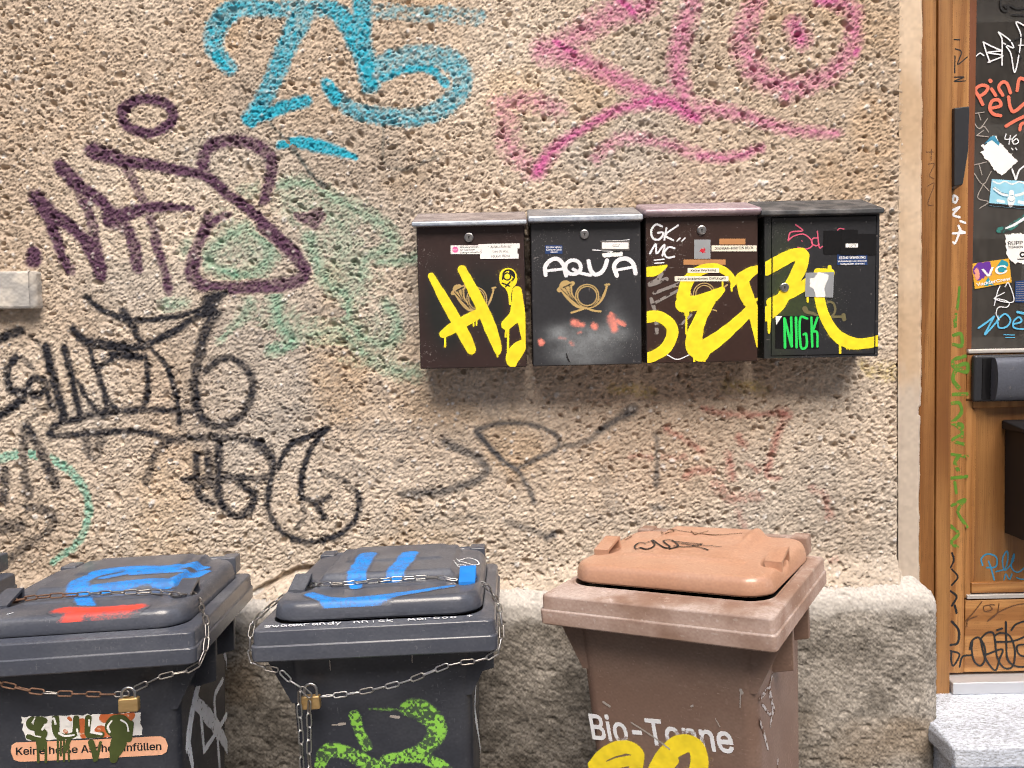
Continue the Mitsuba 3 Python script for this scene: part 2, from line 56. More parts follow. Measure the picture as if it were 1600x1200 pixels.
    'gl_black': [[100,13361,23399,46,13366,23215,46,13464,23096,46,13557,23134,46,13576,23272,46],[100,13450,23259,39,13555,23235,39,13525,23181,39,13450,23244,39],[100,13634,23240,46,13794,23160,46,14047,23170,46],[100,13672,23000,39,14052,22980,39],[100,13518,22197,36,13721,22331,36,14066,22448,36],[100,13722,22285,36,13955,21848,36]],
    'gl_teal': [[100,13463,17271,144,13720,17314,157,13943,17453,157,14228,17654,144]],
    'gl_tealw': [[100,13649,17315,46,13847,17391,67,14038,17499,81,14228,17622,85]],
    'gl_blue': [[100,12964,14597,53,13204,14760,53,13387,14907,53],[100,13387,14907,53,13272,14679,53,13150,14416,53,13479,14772,53],[100,13493,14905,49,13518,14608,49,13740,14616,49,13842,14800,49,13687,14971,49,13478,14808,49],[100,13916,14675,49,14145,14750,49,14079,14875,49,13932,14754,49,13963,14576,49,14319,14533,49],[100,14031,15017,71,14263,14959,71],[100,13665,14396,22,13968,14381,22],[100,13725,14315,22,13970,14310,22]],
    'st_green': [[80,12310,15740,79,12275,15270,88,12213,14877,97,12218,14657,106],[100,12179,14417,115,12376,14443,115,12405,14126,115,12175,14166,115],[100,12508,13833,123,12192,13733,123,12218,13547,123,12548,13629,123,12562,13390,123,12286,13466,123,12181,13203,123,12350,12955,123],[100,12203,12780,106,12575,12786,106],[100,12181,12536,115,12372,12532,115,12435,12263,115,12192,11978,115,12451,11928,115,12467,11592,115],[100,12176,12016,105,12476,11722,105,12203,11506,105,12516,11384,105],[100,12154,11112,105,12621,11036,105],[100,12376,11041,105,12281,10861,105,12384,10653,105],[100,12167,10434,105,12617,10474,105],[100,12292,10323,105,12340,10015,105],[100,12224,9660,105,12590,9819,105,12391,9490,105,12664,9041,105],[100,12202,9076,105,12421,8862,105,12228,8615,105,12396,8477,105]],
    'st_black': [[100,12251,8312,49,12312,8109,49,12226,7892,49],[100,12260,7841,49,12430,7618,49,12269,7385,49],[100,12239,7216,57,12409,7044,57,12281,6792,57],[100,12364,6799,65,12418,6585,65],[100,12290,6333,65,12487,6073,65,12469,5715,65,12262,5651,65],[100,12274,5479,49,12526,5371,49,12366,5049,49,12297,5179,49,12292,5436,49],[100,12534,5002,49,12611,5301,49,12860,5347,49],[100,12035,22328,31,12186,22315,31],[100,12070,22084,31,12232,21993,31,12139,21678,31,12395,21868,31],[100,12063,21460,31,12064,21899,31],[100,12055,21343,31,12306,21337,31,12057,21235,31,12358,21239,31]],
    'st_white': [[100,12109,18207,62,12201,18145,62,12163,18021,62,12091,18057,62,12099,18197,62],[100,12096,17822,62,12267,17893,62,12099,17696,62,12273,17618,62],[100,12300,17517,62,12429,17464,62],[100,12252,17390,62,12306,17263,62,12424,17210,62],[100,12104,17191,62,12424,17195,62],[100,12305,17288,62,12175,16938,62,12114,16950,62]],
    'jb_black': [[70,11175,19324,21,11374,19320,21],[70,11240,19004,21,11405,19001,21,11286,18709,21,11412,18608,21],[70,11216,18415,21,11415,18485,21,11249,17971,21,11400,17918,21],[70,11323,19394,21,11318,19100,21]],
    'bt_black': [[100,12822,5516,45,12868,5753,45,13061,5854,45,13231,5586,45,13255,5216,45,13131,5028,45,12948,5169,45,12874,5488,45,12889,5752,45],[100,13103,5800,45,13289,5981,45,13469,5977,45,13526,5738,45],[100,13125,5747,45,13254,5269,45,13547,4881,45,13667,5207,45,13737,5496,45,13278,5347,45],[100,13570,6054,50,13722,6103,50],[100,13522,5897,45,13674,5973,45,13933,5888,45,14086,5515,45,14082,5092,45,13957,4925,45,13750,4993,45,13588,5314,45,13525,5791,45],[100,13820,6285,50,13845,5732,50,13899,5202,50,14162,4984,50,14574,4975,50],[100,13527,5712,45,14040,5728,45,14548,5928,45],[100,13980,6045,45,14130,6226,45,14536,6349,45],[100,14557,5611,45,14172,5593,45,14230,5327,45,14567,5241,45]],
    'bt_brown': [[100,13130,6893,20,12891,6568,20,12616,6258,20,12720,6188,20,12742,6361,20,12996,6476,20],[100,13347,6794,20,13184,6745,20,13223,6613,20,13427,6661,20,13347,6794,20,13501,6791,20],[100,13613,6815,20,13558,6527,20,13307,6323,20,13407,6425,20,13709,6629,20,14115,6778,20,14524,6821,20]],
    'pn_blue': [[100,13197,7899,46,13162,8093,46,13333,8220,46,13581,8121,46,13572,7849,46,13317,7828,46],[100,13364,8010,46,13474,7694,46,13547,7420,46],[100,13576,7702,40,13830,7791,40,13910,8103,40,13869,8287,40,13757,8054,40,13832,7739,40,14056,7996,40,14076,8204,40,14009,7840,40,14218,7678,40,14569,7985,40],[100,13813,7451,35,13860,7634,35,13967,7474,35,14040,7630,35],[100,14171,7522,35,14326,7467,35,14582,7514,35]],
    'card_white': [[100,13307,18403,72,13503,18257,72,13666,18206,72],[100,13907,18201,72,14051,18230,72,14210,18322,72],[100,13779,18283,131,13785,18203,131],[100,13781,18092,196,13769,17950,131],[100,13270,18594,33,13432,18527,33,13592,18587,33,13787,18504,33,13978,18564,33,14173,18496,33],[100,13411,18068,78,13567,18033,78],[100,13992,18025,78,14187,17973,78]],
    'card_dark': [[100,13292,18340,16,13505,18193,16,13667,18158,16],[100,13746,18198,16,13827,18196,16],[100,13701,18078,16,13783,18029,16,13878,18081,16],[100,13274,18436,13,13503,18288,13,13664,18253,13]],
    'b1_side': [[100,1509,-1335,137,953,-1372,228,356,-1464,182],[100,-336,-1384,114,139,-1593,114],[100,-202,-1431,164,-474,-1689,196,-801,-1952,228,-1057,-2307,228,-1186,-2629,228],[100,-1126,-2656,182,-890,-3184,109],[100,-611,-1989,228,188,-2591,258,1065,-3295,243,2029,-4251,182],[100,-290,-2394,109,-103,-3155,109],[100,1713,-3219,109,759,-3248,109,-105,-3235,109],[100,1407,-2263,109,779,-2370,109,770,-2746,109,982,-3516,109,1124,-4181,109],[100,1582,-1711,91,1825,-2015,91,1899,-2489,91]],
    'b1_sidered': [[100,514,-853,274,292,-1072,319]],
    'b1_drip': [[100,-759,-1715,176,-768,-2083,141,-776,-2193,84],[100,-802,-2080,46,-819,-2466,46],[100,-656,-2092,46,-683,-2478,46],[100,-432,-2036,35,-463,-2485,35],[100,-378,-2040,35,-400,-2371,35],[100,-320,-2045,35,-350,-2487,35],[100,-246,-2125,32,-257,-2495,32],[100,-714,-2050,141,-722,-2160,84,-727,-2234,42],[100,-237,-2089,84,-278,-2196,70,-320,-2304,49],[100,172,-2159,120,212,-2348,105,218,-2515,70],[100,345,-2173,56,254,-2500,56],[100,709,-1905,316,692,-2164,281,609,-2380,211,565,-2526,141],[100,921,-1847,141,868,-2141,141]],
    'b1_sulo': [[100,-654,-1668,105,-785,-1595,105,-925,-1647,105,-916,-1758,105,-750,-1826,105,-671,-1924,105,-797,-2014,105,-964,-1956,105],[100,-446,-1629,127,-449,-1924,127,-300,-2010,127,-107,-1951,127,-70,-1659,127],[100,153,-1676,120,130,-2014,120,372,-2019,120],[100,883,-1900,120,840,-2001,120,741,-2058,120,623,-2049,120,532,-1977,120,503,-1870,120,546,-1769,120,645,-1712,120,762,-1721,120,853,-1793,120,883,-1900,120]],
    'b1_chip': [[100,-877,-1687,25,-820,-1600,25],[100,-699,-1830,35,-643,-1761,35,-593,-1783,35],[100,-570,-1693,32,-480,-1627,32,-453,-1739,32],[100,-398,-1928,42,-299,-1991,42,-127,-1987,42],[100,-300,-1751,32,-217,-1795,32,-161,-1725,32],[100,167,-1714,35,160,-1824,35],[100,186,-1956,49,373,-2008,49],[100,579,-1765,42,503,-1870,42,530,-1983,42],[100,753,-1760,32,852,-1842,32,877,-1992,32],[100,-68,-1880,32,-57,-1974,32],[100,-844,-1948,28,-743,-1974,28]],
    'b1_orange': [[60,28,-1740,141,45,-2000,141],[100,445,-1699,211,897,-1678,211],[80,359,-1951,211,421,-2067,211],[100,647,-1789,120,663,-1808,120],[80,-207,-1648,56,-175,-1687,56],[80,-293,-1899,63,-277,-1919,63]],
    'b1_blue': [[100,-522,-485,333,-693,15,325,-514,624,317,64,789,308,914,668,300,1494,1167,292],[100,-313,-536,250,255,-354,250,830,-259,250,1342,-302,250,1642,792,250],[100,283,404,208,828,436,208,1389,426,208],[100,-301,-834,250,90,-1507,250],[100,-276,222,208,141,575,208],[100,1268,-431,167,1543,569,167]],
    'b1_red': [[100,-291,-1675,337,321,-1812,337,1077,-1793,337],[100,14,-2054,337,229,-2805,337]],
    'b1_scuff': [[70,918,-2788,22,1121,-3056,22],[70,1400,-2723,19,1610,-2712,19],[70,-1277,-1764,22,-1218,-1680,22]],
    'b2_blue': [[100,-678,1146,354,-676,-93,354,-633,-589,354],[100,329,1041,354,189,-249,344,125,-719,333],[100,-718,-551,208,-534,-1116,208],[100,-1404,-1462,208,-866,-1963,242,-151,-1948,240,578,-1728,207,1130,-1471,155,1472,-1344,108]],
    'b2_ten': [[100,1394,372,26,1548,172,26],[100,1394,372,26,1615,361,26,1666,217,26],[100,1441,746,26,1669,1022,26,1882,745,26,1951,418,26,1833,321,26,1601,621,26,1443,718,26]],
    'b2_rim': [[100,-2009,-2184,22,-2089,-2160,22,-2116,-2192,22,-2016,-2244,22,-2027,-2290,22,-2106,-2266,22],[100,-1985,-2164,22,-1914,-2283,22,-1914,-2199,22,-1863,-2291,22,-1858,-2183,22],[100,-1715,-2193,22,-1795,-2169,22,-1799,-2241,22,-1738,-2286,22,-1712,-2206,22,-1681,-2295,22],[100,-1564,-2192,22,-1643,-2168,22,-1648,-2240,22,-1587,-2285,22,-1560,-2205,22,-1531,-2294,22],[100,-1499,-2274,22,-1517,-2163,22,-1449,-2258,22,-1440,-2175,22,-1374,-2294,22],[100,-1336,-2275,22,-1365,-2162,22,-1273,-2188,22],[100,-1109,-2189,22,-1187,-2165,22,-1194,-2237,22,-1135,-2282,22,-1106,-2202,22,-1079,-2291,22],[100,-1034,-2274,22,-1061,-2160,22,-998,-2170,22,-934,-2289,22],[100,-800,-2213,22,-875,-2201,22,-886,-2260,22,-799,-2274,22,-824,-2098,22,-771,-2290,22],[100,-757,-2158,22,-700,-2252,22,-659,-2161,22],[100,-659,-2161,22,-692,-2350,22],[100,-378,-2266,22,-400,-2152,22,-334,-2162,22,-273,-2282,22],[100,-219,-2266,22,-239,-2153,22,-173,-2163,22,-114,-2282,22],[100,-24,-2174,22,-7,-2275,22],[100,189,-2182,22,109,-2157,22,94,-2229,22,205,-2283,22],[100,235,-2103,22,260,-2267,22],[100,348,-2170,22,265,-2219,22,364,-2283,22],[100,665,-2257,22,664,-2145,22,721,-2241,22,743,-2158,22,796,-2277,22],[100,932,-2171,22,852,-2146,22,834,-2217,22,891,-2263,22,934,-2183,22,949,-2273,22],[100,999,-2252,22,987,-2138,22,1080,-2165,22],[100,1255,-2163,22,1175,-2138,22,1156,-2210,22,1264,-2264,22],[100,1363,-2139,22,1316,-2194,22,1372,-2253,22,1419,-2198,22,1363,-2139,22],[100,1525,-2135,22,1477,-2190,22,1533,-2249,22,1581,-2194,22,1525,-2135,22],[100,1802,-2150,22,1886,-2163,22],[100,1842,-2105,22,1846,-2207,22]],
    'b2_green': [[100,-555,-1960,222,-462,-2320,185,-343,-2583,222],[100,520,-1855,333,785,-1908,407,1040,-2157,370,1023,-2472,333,624,-2769,259,3,-2897,222],[100,-1302,-2912,222,-1132,-2643,272,-753,-2701,296,-233,-3004,296],[100,3,-2897,222,620,-2848,222,1071,-3029,222,1291,-3239,222],[80,-37,-2935,185,64,-3178,185],[50,-241,-1818,44,518,-1895,44]],
    'b2_scuff': [[100,-1004,-2115,22,-756,-2116,22],[100,-870,-2110,52,-755,-2100,52],[100,169,-1996,67,320,-2023,67],[100,-981,-803,19,-974,-999,19],[100,656,-766,19,648,-921,19]],
    'b2_drip': [[100,3948,-2669,111,4443,-3581,171,2987,-3240,129],[80,-324,-2066,171,-893,-2333,171,393,-3300,143,2422,-4915,86],[80,4308,-3954,60,4407,-6013,60]],
    'b3_yellow': [[100,-1731,-3737,241,-1406,-3395,265,-957,-3170,281,-686,-3251,281,-761,-3580,265,-880,-3876,241],[100,-1644,-3858,201,-1232,-3588,201,-745,-3397,201],[100,-403,-3683,321,-91,-3176,345,286,-2862,365,542,-2877,378,604,-3165,373,486,-3577,361],[100,-216,-3598,201,81,-3228,201]],
    'b3_chip': [[100,1517,-1580,64,1534,-1631,64],[80,1508,-1656,20,1480,-1928,20],[100,-768,-2619,28,-330,-2826,28,10,-3024,28],[60,-1351,-2292,48,-1214,-2359,48],[60,522,-2068,32,566,-2039,32],[70,990,-2233,16,1062,-2375,16]],
    'b3_chalk': [[60,-443,-1573,57,-980,-1803,57,-1628,-1804,57,-1767,-1991,57,-1374,-2560,57,-1112,-2964,57],[70,-902,-1875,114,-684,-2340,90,-879,-2601,67],[60,-1482,-1942,48,-862,-2397,48,-518,-2449,48,-912,-1997,48],[60,-342,-3521,48,-458,-3816,48]],
    'b3_red': [[100,628,-1106,48,923,-1174,48,878,-1229,48,681,-1182,48]],
    'b3_black': [[100,-944,367,38,-1353,663,38,-1309,174,38,-921,-211,38,-761,22,38,-1217,783,38,-597,-19,38,-392,-46,38,-713,424,38,-563,561,38,-235,56,38,-359,-142,38],[100,-530,469,38,-60,388,38,191,354,38,-30,18,38,-324,34,38],[100,-239,343,29,468,-78,29],[100,-329,321,25,652,225,25]],
    'b3_scratch': [[60,-1277,1767,21,-485,1353,21,258,1226,21,754,1531,21],[60,-2118,1005,21,-1853,1289,21,-1835,858,21],[60,-941,1175,25,-808,1389,25,-1334,1918,25],[60,-424,1477,21,-229,1193,21,-45,1564,21]],
}
R = {
    'pink_note': [-1417,16914,-687,16899,-692,16687,-1422,16702],
    'name_plate': [-745,16927,257,16929,255,16806,200,16807,198,16677,229,16676,227,16560,-714,16568,-711,16703,-680,16702,-677,16810,-748,16804],
    'pink_dot': [-1375,16874,-1235,16871,-1239,16737,-1379,16740],
    'blue_note': [877,16866,1293,16858,1290,16654,874,16663],
    'holder': [2226,16943,2921,16928,2919,16698,2223,16712],
    'holder_card': [2253,16907,2897,16894,2896,16736,2251,16750],
    'strip': [2253,16642,2747,16674,2754,16570,2279,16537],
    'silver': [4490,16927,4886,16919,4885,16457,4488,16465],
    'brown1': [5099,16937,5732,16924,5732,16786,5099,16799],
    'brown2': [4231,16455,5254,16434,5254,16306,4230,16327],
    'dymo1': [4913,16780,6004,16757,6005,16615,4912,16637],
    'dymo2': [4327,16248,5094,16232,5094,16113,4327,16128],
    'dymo3': [4011,16058,5320,16031,5320,15907,4010,15934],
    'nick_bg': [6465,15040,7533,15018,7539,14224,6468,14246],
    'nick_corner': [6473,15040,6633,15037,6486,14817],
    'silver4': [7186,15511,7198,16073,7891,16078,7869,15459,7186,15492],
    'white4': [7293,15742,7300,15936,7417,15953,7501,16086,7767,16003,7710,15850,7653,15696,7686,15482,7440,15483,7399,15662],
    'tape1': [7622,17077,8076,17068,8082,16491,7627,16500],
    'tape2': [8053,17092,8464,17083,8469,16637,8057,16646],
    'tape3': [8426,16984,8908,16974,8914,16466,8432,16476],
    'tape4': [8033,16673,8469,16664,8471,16468,8035,16477],
    'lotze': [8161,16755,8460,16749,8461,16657,8162,16663],
    'textblock': [7965,16509,8696,16494,8700,16231,7967,16247],
    'bird': [4621,16639,4660,16716,4710,16691,4722,16741,4769,16675,4737,16645,4776,16613,4710,16607,4683,16592,4675,16623],
    'torn_white': [13184,19799,13305,19822,13405,19663,13635,19438,13931,19133,13775,18979,13523,18763,13409,18812,13327,18884,13162,19102,13047,19198,12905,19390,13010,19420,12901,19563,13039,19576],
    'torn_blue': [13006,19602,13184,19799,13279,19816,13422,19615,13408,19537,13212,19698],
    'cyan_card': [13236,18658,14171,18576,14191,17827,13167,17937],
    'cyan_bar': [13171,18010,14189,17903,14190,17833,13166,17943],
    'rupp': [13628,17140,14209,17160,14231,16311,14035,16379,13940,16323,13774,16449,13723,16546,13673,16611,13697,16707,13652,16804,13664,16996],
    'vc': [12725,16371,13759,16494,13851,15835,12838,15672],
    'vc_purple': [12736,16275,13033,16409,13231,16431,13307,16044,13043,15962,12877,15877],
    'vc_teal': [13368,16262,13650,16453,13748,16385,13659,16081,13481,16128],
    'vc_pink': [12773,16230,12904,16271,12977,15985,12846,15900],
    'vc_teal2': [13049,15742,13221,15936,13366,15771],
    'info': [13943,15864,14238,15884,14255,15268,13958,15292],
    'b1_sticker': [-1072,-1562,-101,-1601,726,-1639,1116,-1632,1112,-1862,1145,-1884,1122,-2094,697,-2090,-63,-2066,-1021,-2033,-1058,-1838],
    'b1_pill': [-1210,-2054,72,-2106,1462,-2144,1546,-2195,1590,-2341,1558,-2465,1467,-2518,116,-2488,-1152,-2439,-1268,-2392,-1313,-2222,-1284,-2100],
    'b1_text': [-1217,-2297,1463,-2413,-1208,-2176,1471,-2286],
    'b3_text': [-1683,-3136,1312,-2843,-1605,-2516,1411,-2312],
}
CHAINS = {
    'chain2': [[-1900,-2250,-820],[-2380,-2220,-660],[-2460,-2100,-300],[-2430,-1950,30],[-2340,-1300,120],[-2120,-750,260],[-1909,-751,354],[-1731,-485,349],[-1150,-1023,504],[-629,-1025,504],[-149,-790,473],[530,-699,475],[1023,-739,474],[1448,-990,470],[1668,-733,344],[2060,-650,280],[2320,-1220,120],[2430,-1850,30],[2455,-2000,-300],[2380,-2200,-660],[2000,-2280,-800],[1520,-2320,-820],[1145,-2320,-932],[582,-2320,-1121],[-16,-2320,-1241],[-499,-2320,-1307],[-981,-2320,-1332],[-1269,-2320,-1329]],
    'chain2b': [[-1269,-2320,-1329],[-1388,-2320,-1190],[-1631,-2320,-1023],[-1807,-2320,-829],[-1900,-2250,-820]],
    'strand_a': [[-1485,-2320,-1215],[-1503,-2320,-1585],[-1492,-2320,-1957],[-1502,-2320,-2328],[-1509,-2320,-2700],[-1531,-2320,-3145]],
    'strand_b': [[-1295,-2320,-1410],[-1323,-2320,-1668],[-1330,-2320,-1965],[-1355,-2320,-2335],[-1358,-2320,-2707],[-1387,-2320,-3152]],
    'lock2': [[-1302,-2320,-1476],[-1370,-2320,-1128]],
    'chain1': [[-2460,-2100,-300],[-2430,-1900,30],[-2100,-1000,260],[-1929,-1044,445],[-1874,-601,349],[-1382,-925,471],[-1005,-959,505],[-644,-960,505],[-301,-834,472],[196,-974,505],[731,-1040,504],[1164,-1027,488],[1504,-1169,467],[1771,-1323,465],[1950,-800,300],[2240,-1420,120],[2415,-1780,20],[2455,-1950,-300],[2380,-2180,-660],[2000,-2280,-800],[1832,-2320,-752],[1624,-2320,-842],[1298,-2320,-977],[1109,-2320,-1050]],
    'chain1b': [[1107,-2320,-1085],[805,-2320,-1084],[238,-2320,-1032],[-193,-2320,-990],[-653,-2320,-904],[-978,-2320,-794],[-1172,-2320,-728],[-1362,-2320,-558],[-2150,-2000,-750]],
    'lock1': [[1106,-2320,-1278],[1163,-2320,-967]],
}


def lid_bump(x, y, kind):
    """Height of a bin lid's top over its rim at local x, y (metres); kind 1 is the brown bin."""
    def st(a, b, v):
        t = np.clip((v - a) / (b - a), 0, 1)
        return t * t * (3 - 2 * t)
    y = y - 0.06 * kind
    h = 0.034 + 0.006 * st(-0.2, 0.2, y)
    if kind:
        h = h + 0.012 * st(-0.125, -0.095, x) * st(0.125, 0.095, x) * st(-0.115, -0.055, y)
    else:
        h = h + 0.014 * st(-0.15, -0.134, x) * st(0.15, 0.134, x) * st(-0.052, -0.034, y)
    h = h + 0.0035 * st(-0.135, -0.131, x) * st(0.135, 0.131, x) * st(-0.108, -0.104, y) * st(-0.092, -0.096, y)
    h = h + 0.004 * st(-0.115, -0.1, x) * st(0.115, 0.1, x) * st(0.055, 0.065, y)
    for s in (-1, 1):
        r = np.sqrt(((x - s * (0.172 + 0.014 * kind)) / 0.03) ** 2 + ((y + 0.075) / 0.055) ** 2)
        h = h - 0.013 * st(1.0, 0.55, r)
    if kind:
        h = h + 0.004 * st(-0.012, 0, x - 0.095) * st(0.02, 0.008, x - 0.095) * st(-0.03, 0.0, y)
    return h


def bin_matrix(x, y, z, yaw, tp, tr):
    cz, sz, cx, sx, cy, sy = math.cos(yaw), math.sin(yaw), math.cos(tp), math.sin(tp), math.cos(tr), math.sin(tr)
    r = np.array([[cz, -sz, 0], [sz, cz, 0], [0, 0, 1]]) @ np.array([[1, 0, 0], [0, cx, -sx], [0, sx, cx]]) @ np.array([[cy, 0, sy], [0, 1, 0], [-sy, 0, cy]])
    m = np.eye(4)
    m[:3, :3], m[:3, 3] = r, (x, y, z)
    return m


BINS = [(-0.861, -0.404, 0.915, 0.087, -0.070, -0.013), (-0.277, -0.350, 0.912, 0.004, -0.066, -0.025), (0.373, -0.395, 0.953, -0.544, -0.027, -0.065)]



# ------------------------------------------------------------------ naming helpers
def numbered(key):
    used = lambda k: k in scene or k in place
    if not used(key):
        return key
    n = 1
    while used(f'{key}_{n:03d}'):
        n += 1
    return f'{key}_{n:03d}'


def thing(name, label, category, matrix=None, group=None, **more):
    key = numbered(name)
    place[key] = np.eye(4) if matrix is None else matrix
    labels[key] = {'label': label, 'category': category, **more}
    if group:
        labels[key]['group'] = group
    return key


def root_of(key):
    return key.split('__')[0]


def obj(name, mesh, bsdf, parent=None, smooth=False, label=None, **info):
    key = numbered(f'{parent}__{name}' if parent else name)
    shape = mesh if isinstance(mesh, dict) else mikit.ply(mesh, bsdf, smooth=smooth)
    m = place.get(root_of(key))
    if m is not None and not np.allclose(m, np.eye(4)):
        shape = {**shape, 'to_world': T(m @ np.array(T(shape['to_world']).matrix)) if 'to_world' in shape else T(m)}
    scene[key] = shape
    if label or info:
        labels[key] = {**({'label': label} if label else {}), **info}
    return key


# ------------------------------------------------------------------ mesh helpers
def cat(*ms):
    return trimesh.util.concatenate([x for x in ms if x is not None])


def bx(x0, x1, y0, y1, z0, z1):
    m = trimesh.creation.box((abs(x1 - x0), abs(y1 - y0), abs(z1 - z0)))
    m.apply_translation(((x0 + x1) / 2, (y0 + y1) / 2, (z0 + z1) / 2))
    return m


def as_trimesh(man):
    m = man.to_mesh()
    return trimesh.Trimesh(m.vert_properties[:, :3], m.tri_verts, process=False)


def hull(points, r=0.002, seg=8):
    """Rounded convex solid: the hull of small spheres at the points."""
    s = m3.Manifold.sphere(r, seg)
    return as_trimesh(m3.Manifold.batch_hull([s.translate(tuple(map(float, p))) for p in points]))


def rbox(x0, x1, y0, y1, z0, z1, r=0.002, seg=8):
    return hull([(x, y, z) for x in (x0 + r, x1 - r) for y in (y0 + r, y1 - r) for z in (z0 + r, z1 - r)], r, seg)


def cyl(p0, p1, r, n=20):
    return trimesh.creation.cylinder(r, segment=[p0, p1], sections=n)


def extrude(poly, depth):
    parts = [g for g in getattr(poly, 'geoms', [poly]) if g.geom_type == 'Polygon' and g.area > 1e-8]
    if not parts:
        return None
    return cat(*[trimesh.creation.extrude_polygon(g, depth, engine='earcut') for g in parts])


def curve(pts, per=6):
    """Catmull-Rom through the rows of pts."""
    p = np.asarray(pts, float)
    if len(p) < 3:
        return p
    q = np.vstack([2 * p[0] - p[1], p, 2 * p[-1] - p[-2]])
    if np.allclose(p[0][:2], p[-1][:2]):
        q[0], q[-1] = p[-2], p[1]
    t = np.linspace(0, 1, per, endpoint=False)[:, None]
    out = []
    for i in range(1, len(q) - 2):
        a, b, c, d = q[i - 1:i + 3]
        out.append(0.5 * (2 * b + (c - a) * t + (2 * a - 5 * b + 4 * c - d) * t**2 + (3 * b - a - 3 * c + d) * t**3))
    return np.vstack(out + [p[-1:]])


def strokes(name, scale=1.0):
    """[(cover, rows of (a, b, width) in metres)] of a set of strokes."""
    return [(s[0] / 100, curve(np.array(s[1:], float).reshape(-1, 3) / 10000)) for s in S[name]]


def stroke_shape(name, wobble=0.0, wscale=1.0, tail=None):
    """The strokes as one shapely outline, edges a little uneven."""
    parts = []
    for _, c in strokes(name):
        w = np.maximum(c[:, 2] * wscale, 0.0012) / 2
        if wobble:
            w = w * (1 + wobble * (meshkit.noise(np.column_stack([c[:, :2] * 90, np.zeros(len(c))])) - 0.5))
        discs = [Point(p[0], p[1]).buffer(r, 5) for p, r in zip(c, w)]
        parts += [unary_union([a, b]).convex_hull for a, b in zip(discs[:-1], discs[1:])]
    return unary_union(parts)


def outline(name):
    return Polygon(np.array(R[name], float).reshape(-1, 2) / 10000)


def torn(poly, amp=0.002, step=0.004, seed=0):
    """An outline with a ragged, torn edge."""
    ring = poly.exterior
    n = max(8, int(ring.length / step))
    p = np.array([ring.interpolate(i / n, normalized=True).coords[0] for i in range(n)])
    g = np.random.default_rng(seed)
    return Polygon(p + g.normal(0, amp, p.shape)).buffer(0)


class Wallplane:
    """A plane y = const facing the street: a = world x, b = world z."""
    def __init__(self, y):
        self.y = y

    def lay(self, flat, lift):
        v = flat.vertices
        flat.vertices = np.column_stack([v[:, 0], self.y - lift - v[:, 2], v[:, 1]])
        return flat


class Frontplane(Wallplane):
    """The tapering front of a bin's body in the bin's own coordinates: a = x, b = z."""
    def __init__(self):
        pass

    def lay(self, flat, lift):
        v = flat.vertices
        flat.vertices = np.column_stack([v[:, 0], FY + FS * v[:, 1] - lift - v[:, 2], v[:, 1]])
        return flat


class Sideplane(Wallplane):
    """The right side of a bin's body: a = y, b = z."""
    def __init__(self):
        pass

    def lay(self, flat, lift):
        v = flat.vertices
        flat.vertices = np.column_stack([SX + SS * v[:, 1] + lift + v[:, 2], v[:, 0], v[:, 1]])
        return flat


FY, FS, SX, SS, LZ = -.192, -.06, .186, .035, .004


def film(name, shape, plane, bsdf, parent, lift=0.0003, thick=0.0003, label=None, clip=None, split=False, **info):
    if clip is not None:
        shape = shape.intersection(clip)
    if split or name in ('scuff', 'drip', 'scratch', 'mark', 'post_horn_line', 'chip', 'colour_patch', 'marker_tag') and shape.geom_type == 'MultiPolygon':
        keys = [film(name, g, plane, bsdf, parent, lift, thick, label, None, **info) for g in shape.geoms if g.area > 4e-6]
        return keys[0] if keys else None
    m = extrude(shape, thick)
    return obj(name, plane.lay(m, lift), bsdf, parent, label=label, **info) if m is not None else None


def lettering(text, a0, b0, a1, b1, height, bold=False):
    """Flat lettering as a mesh in the (a, b) plane, from (a0, b0) along to (a1, b1)."""
    m = meshkit.text_mesh(text, 1.0, 0.002, bold)
    lo, hi = m.bounds
    v = m.vertices.copy()
    s = (v[:, 0] - lo[0]) / (hi[0] - lo[0])
    d = np.array([a1 - a0, b1 - b0])
    n = np.array([-d[1], d[0]]) / np.linalg.norm(d)
    m.vertices = np.column_stack([np.array([a0, b0]) + s[:, None] * d + v[:, 1:2] * height * n, np.where(v[:, 2] > 0.001, 0.0002, 0)])
    return m


# ------------------------------------------------------------------ materials
def solid(name, rgb, rough=0.5, metallic=0.0, spec=0.5, **kw):
    scene[name] = {'type': 'twosided', 'b': {'type': 'principled', 'base_color': rgb if isinstance(rgb, dict) else {'type': 'rgb', 'value': list(rgb)}, 'roughness': rough, 'metallic': metallic, 'specular': spec, **kw}}
    return name


def plaster_colour(p, uv_pebble):
    big = fbm(p.x * 2.3, p.z * 2.3, p.y * 2.3, 3)
    fine = noise(p.x * 160, p.z * 220, p.y * 160)
    mid = fbm(p.x * 38, p.z * 45, p.y * 40, 2)
    c = mix([0.475, 0.388, 0.306], [0.58, 0.50, 0.414], smoothstep(0.3, 0.7, big))
    c = c * (0.68 + 0.44 * fine + 0.34 * (mid - 0.2))
    grey = smoothstep(0.52, 0.72, fbm(p.x * 3.1 + 7, p.z * 3.1, 0, 3))
    c = mix(c, c * mi.Color3f(0.86, 0.89, 0.93), grey)
    rust = smoothstep(0.60, 0.78, fbm(p.x * 4.3 + 31, p.z * 4.3, 0, 4))
    c = mix(c, c * mi.Color3f(0.97, 0.91, 0.83), rust)
    return mix(c, mi.Color3f(0.66, 0.63, 0.6) * (0.8 + 0.3 * fine), dr.clip(uv_pebble, 0, 1))


scene['m_plaster'] = {'type': 'twosided', 'b': {'type': 'diffuse', 'reflectance': proc(lambda p, n, uv: plaster_colour(p, uv.y))}}


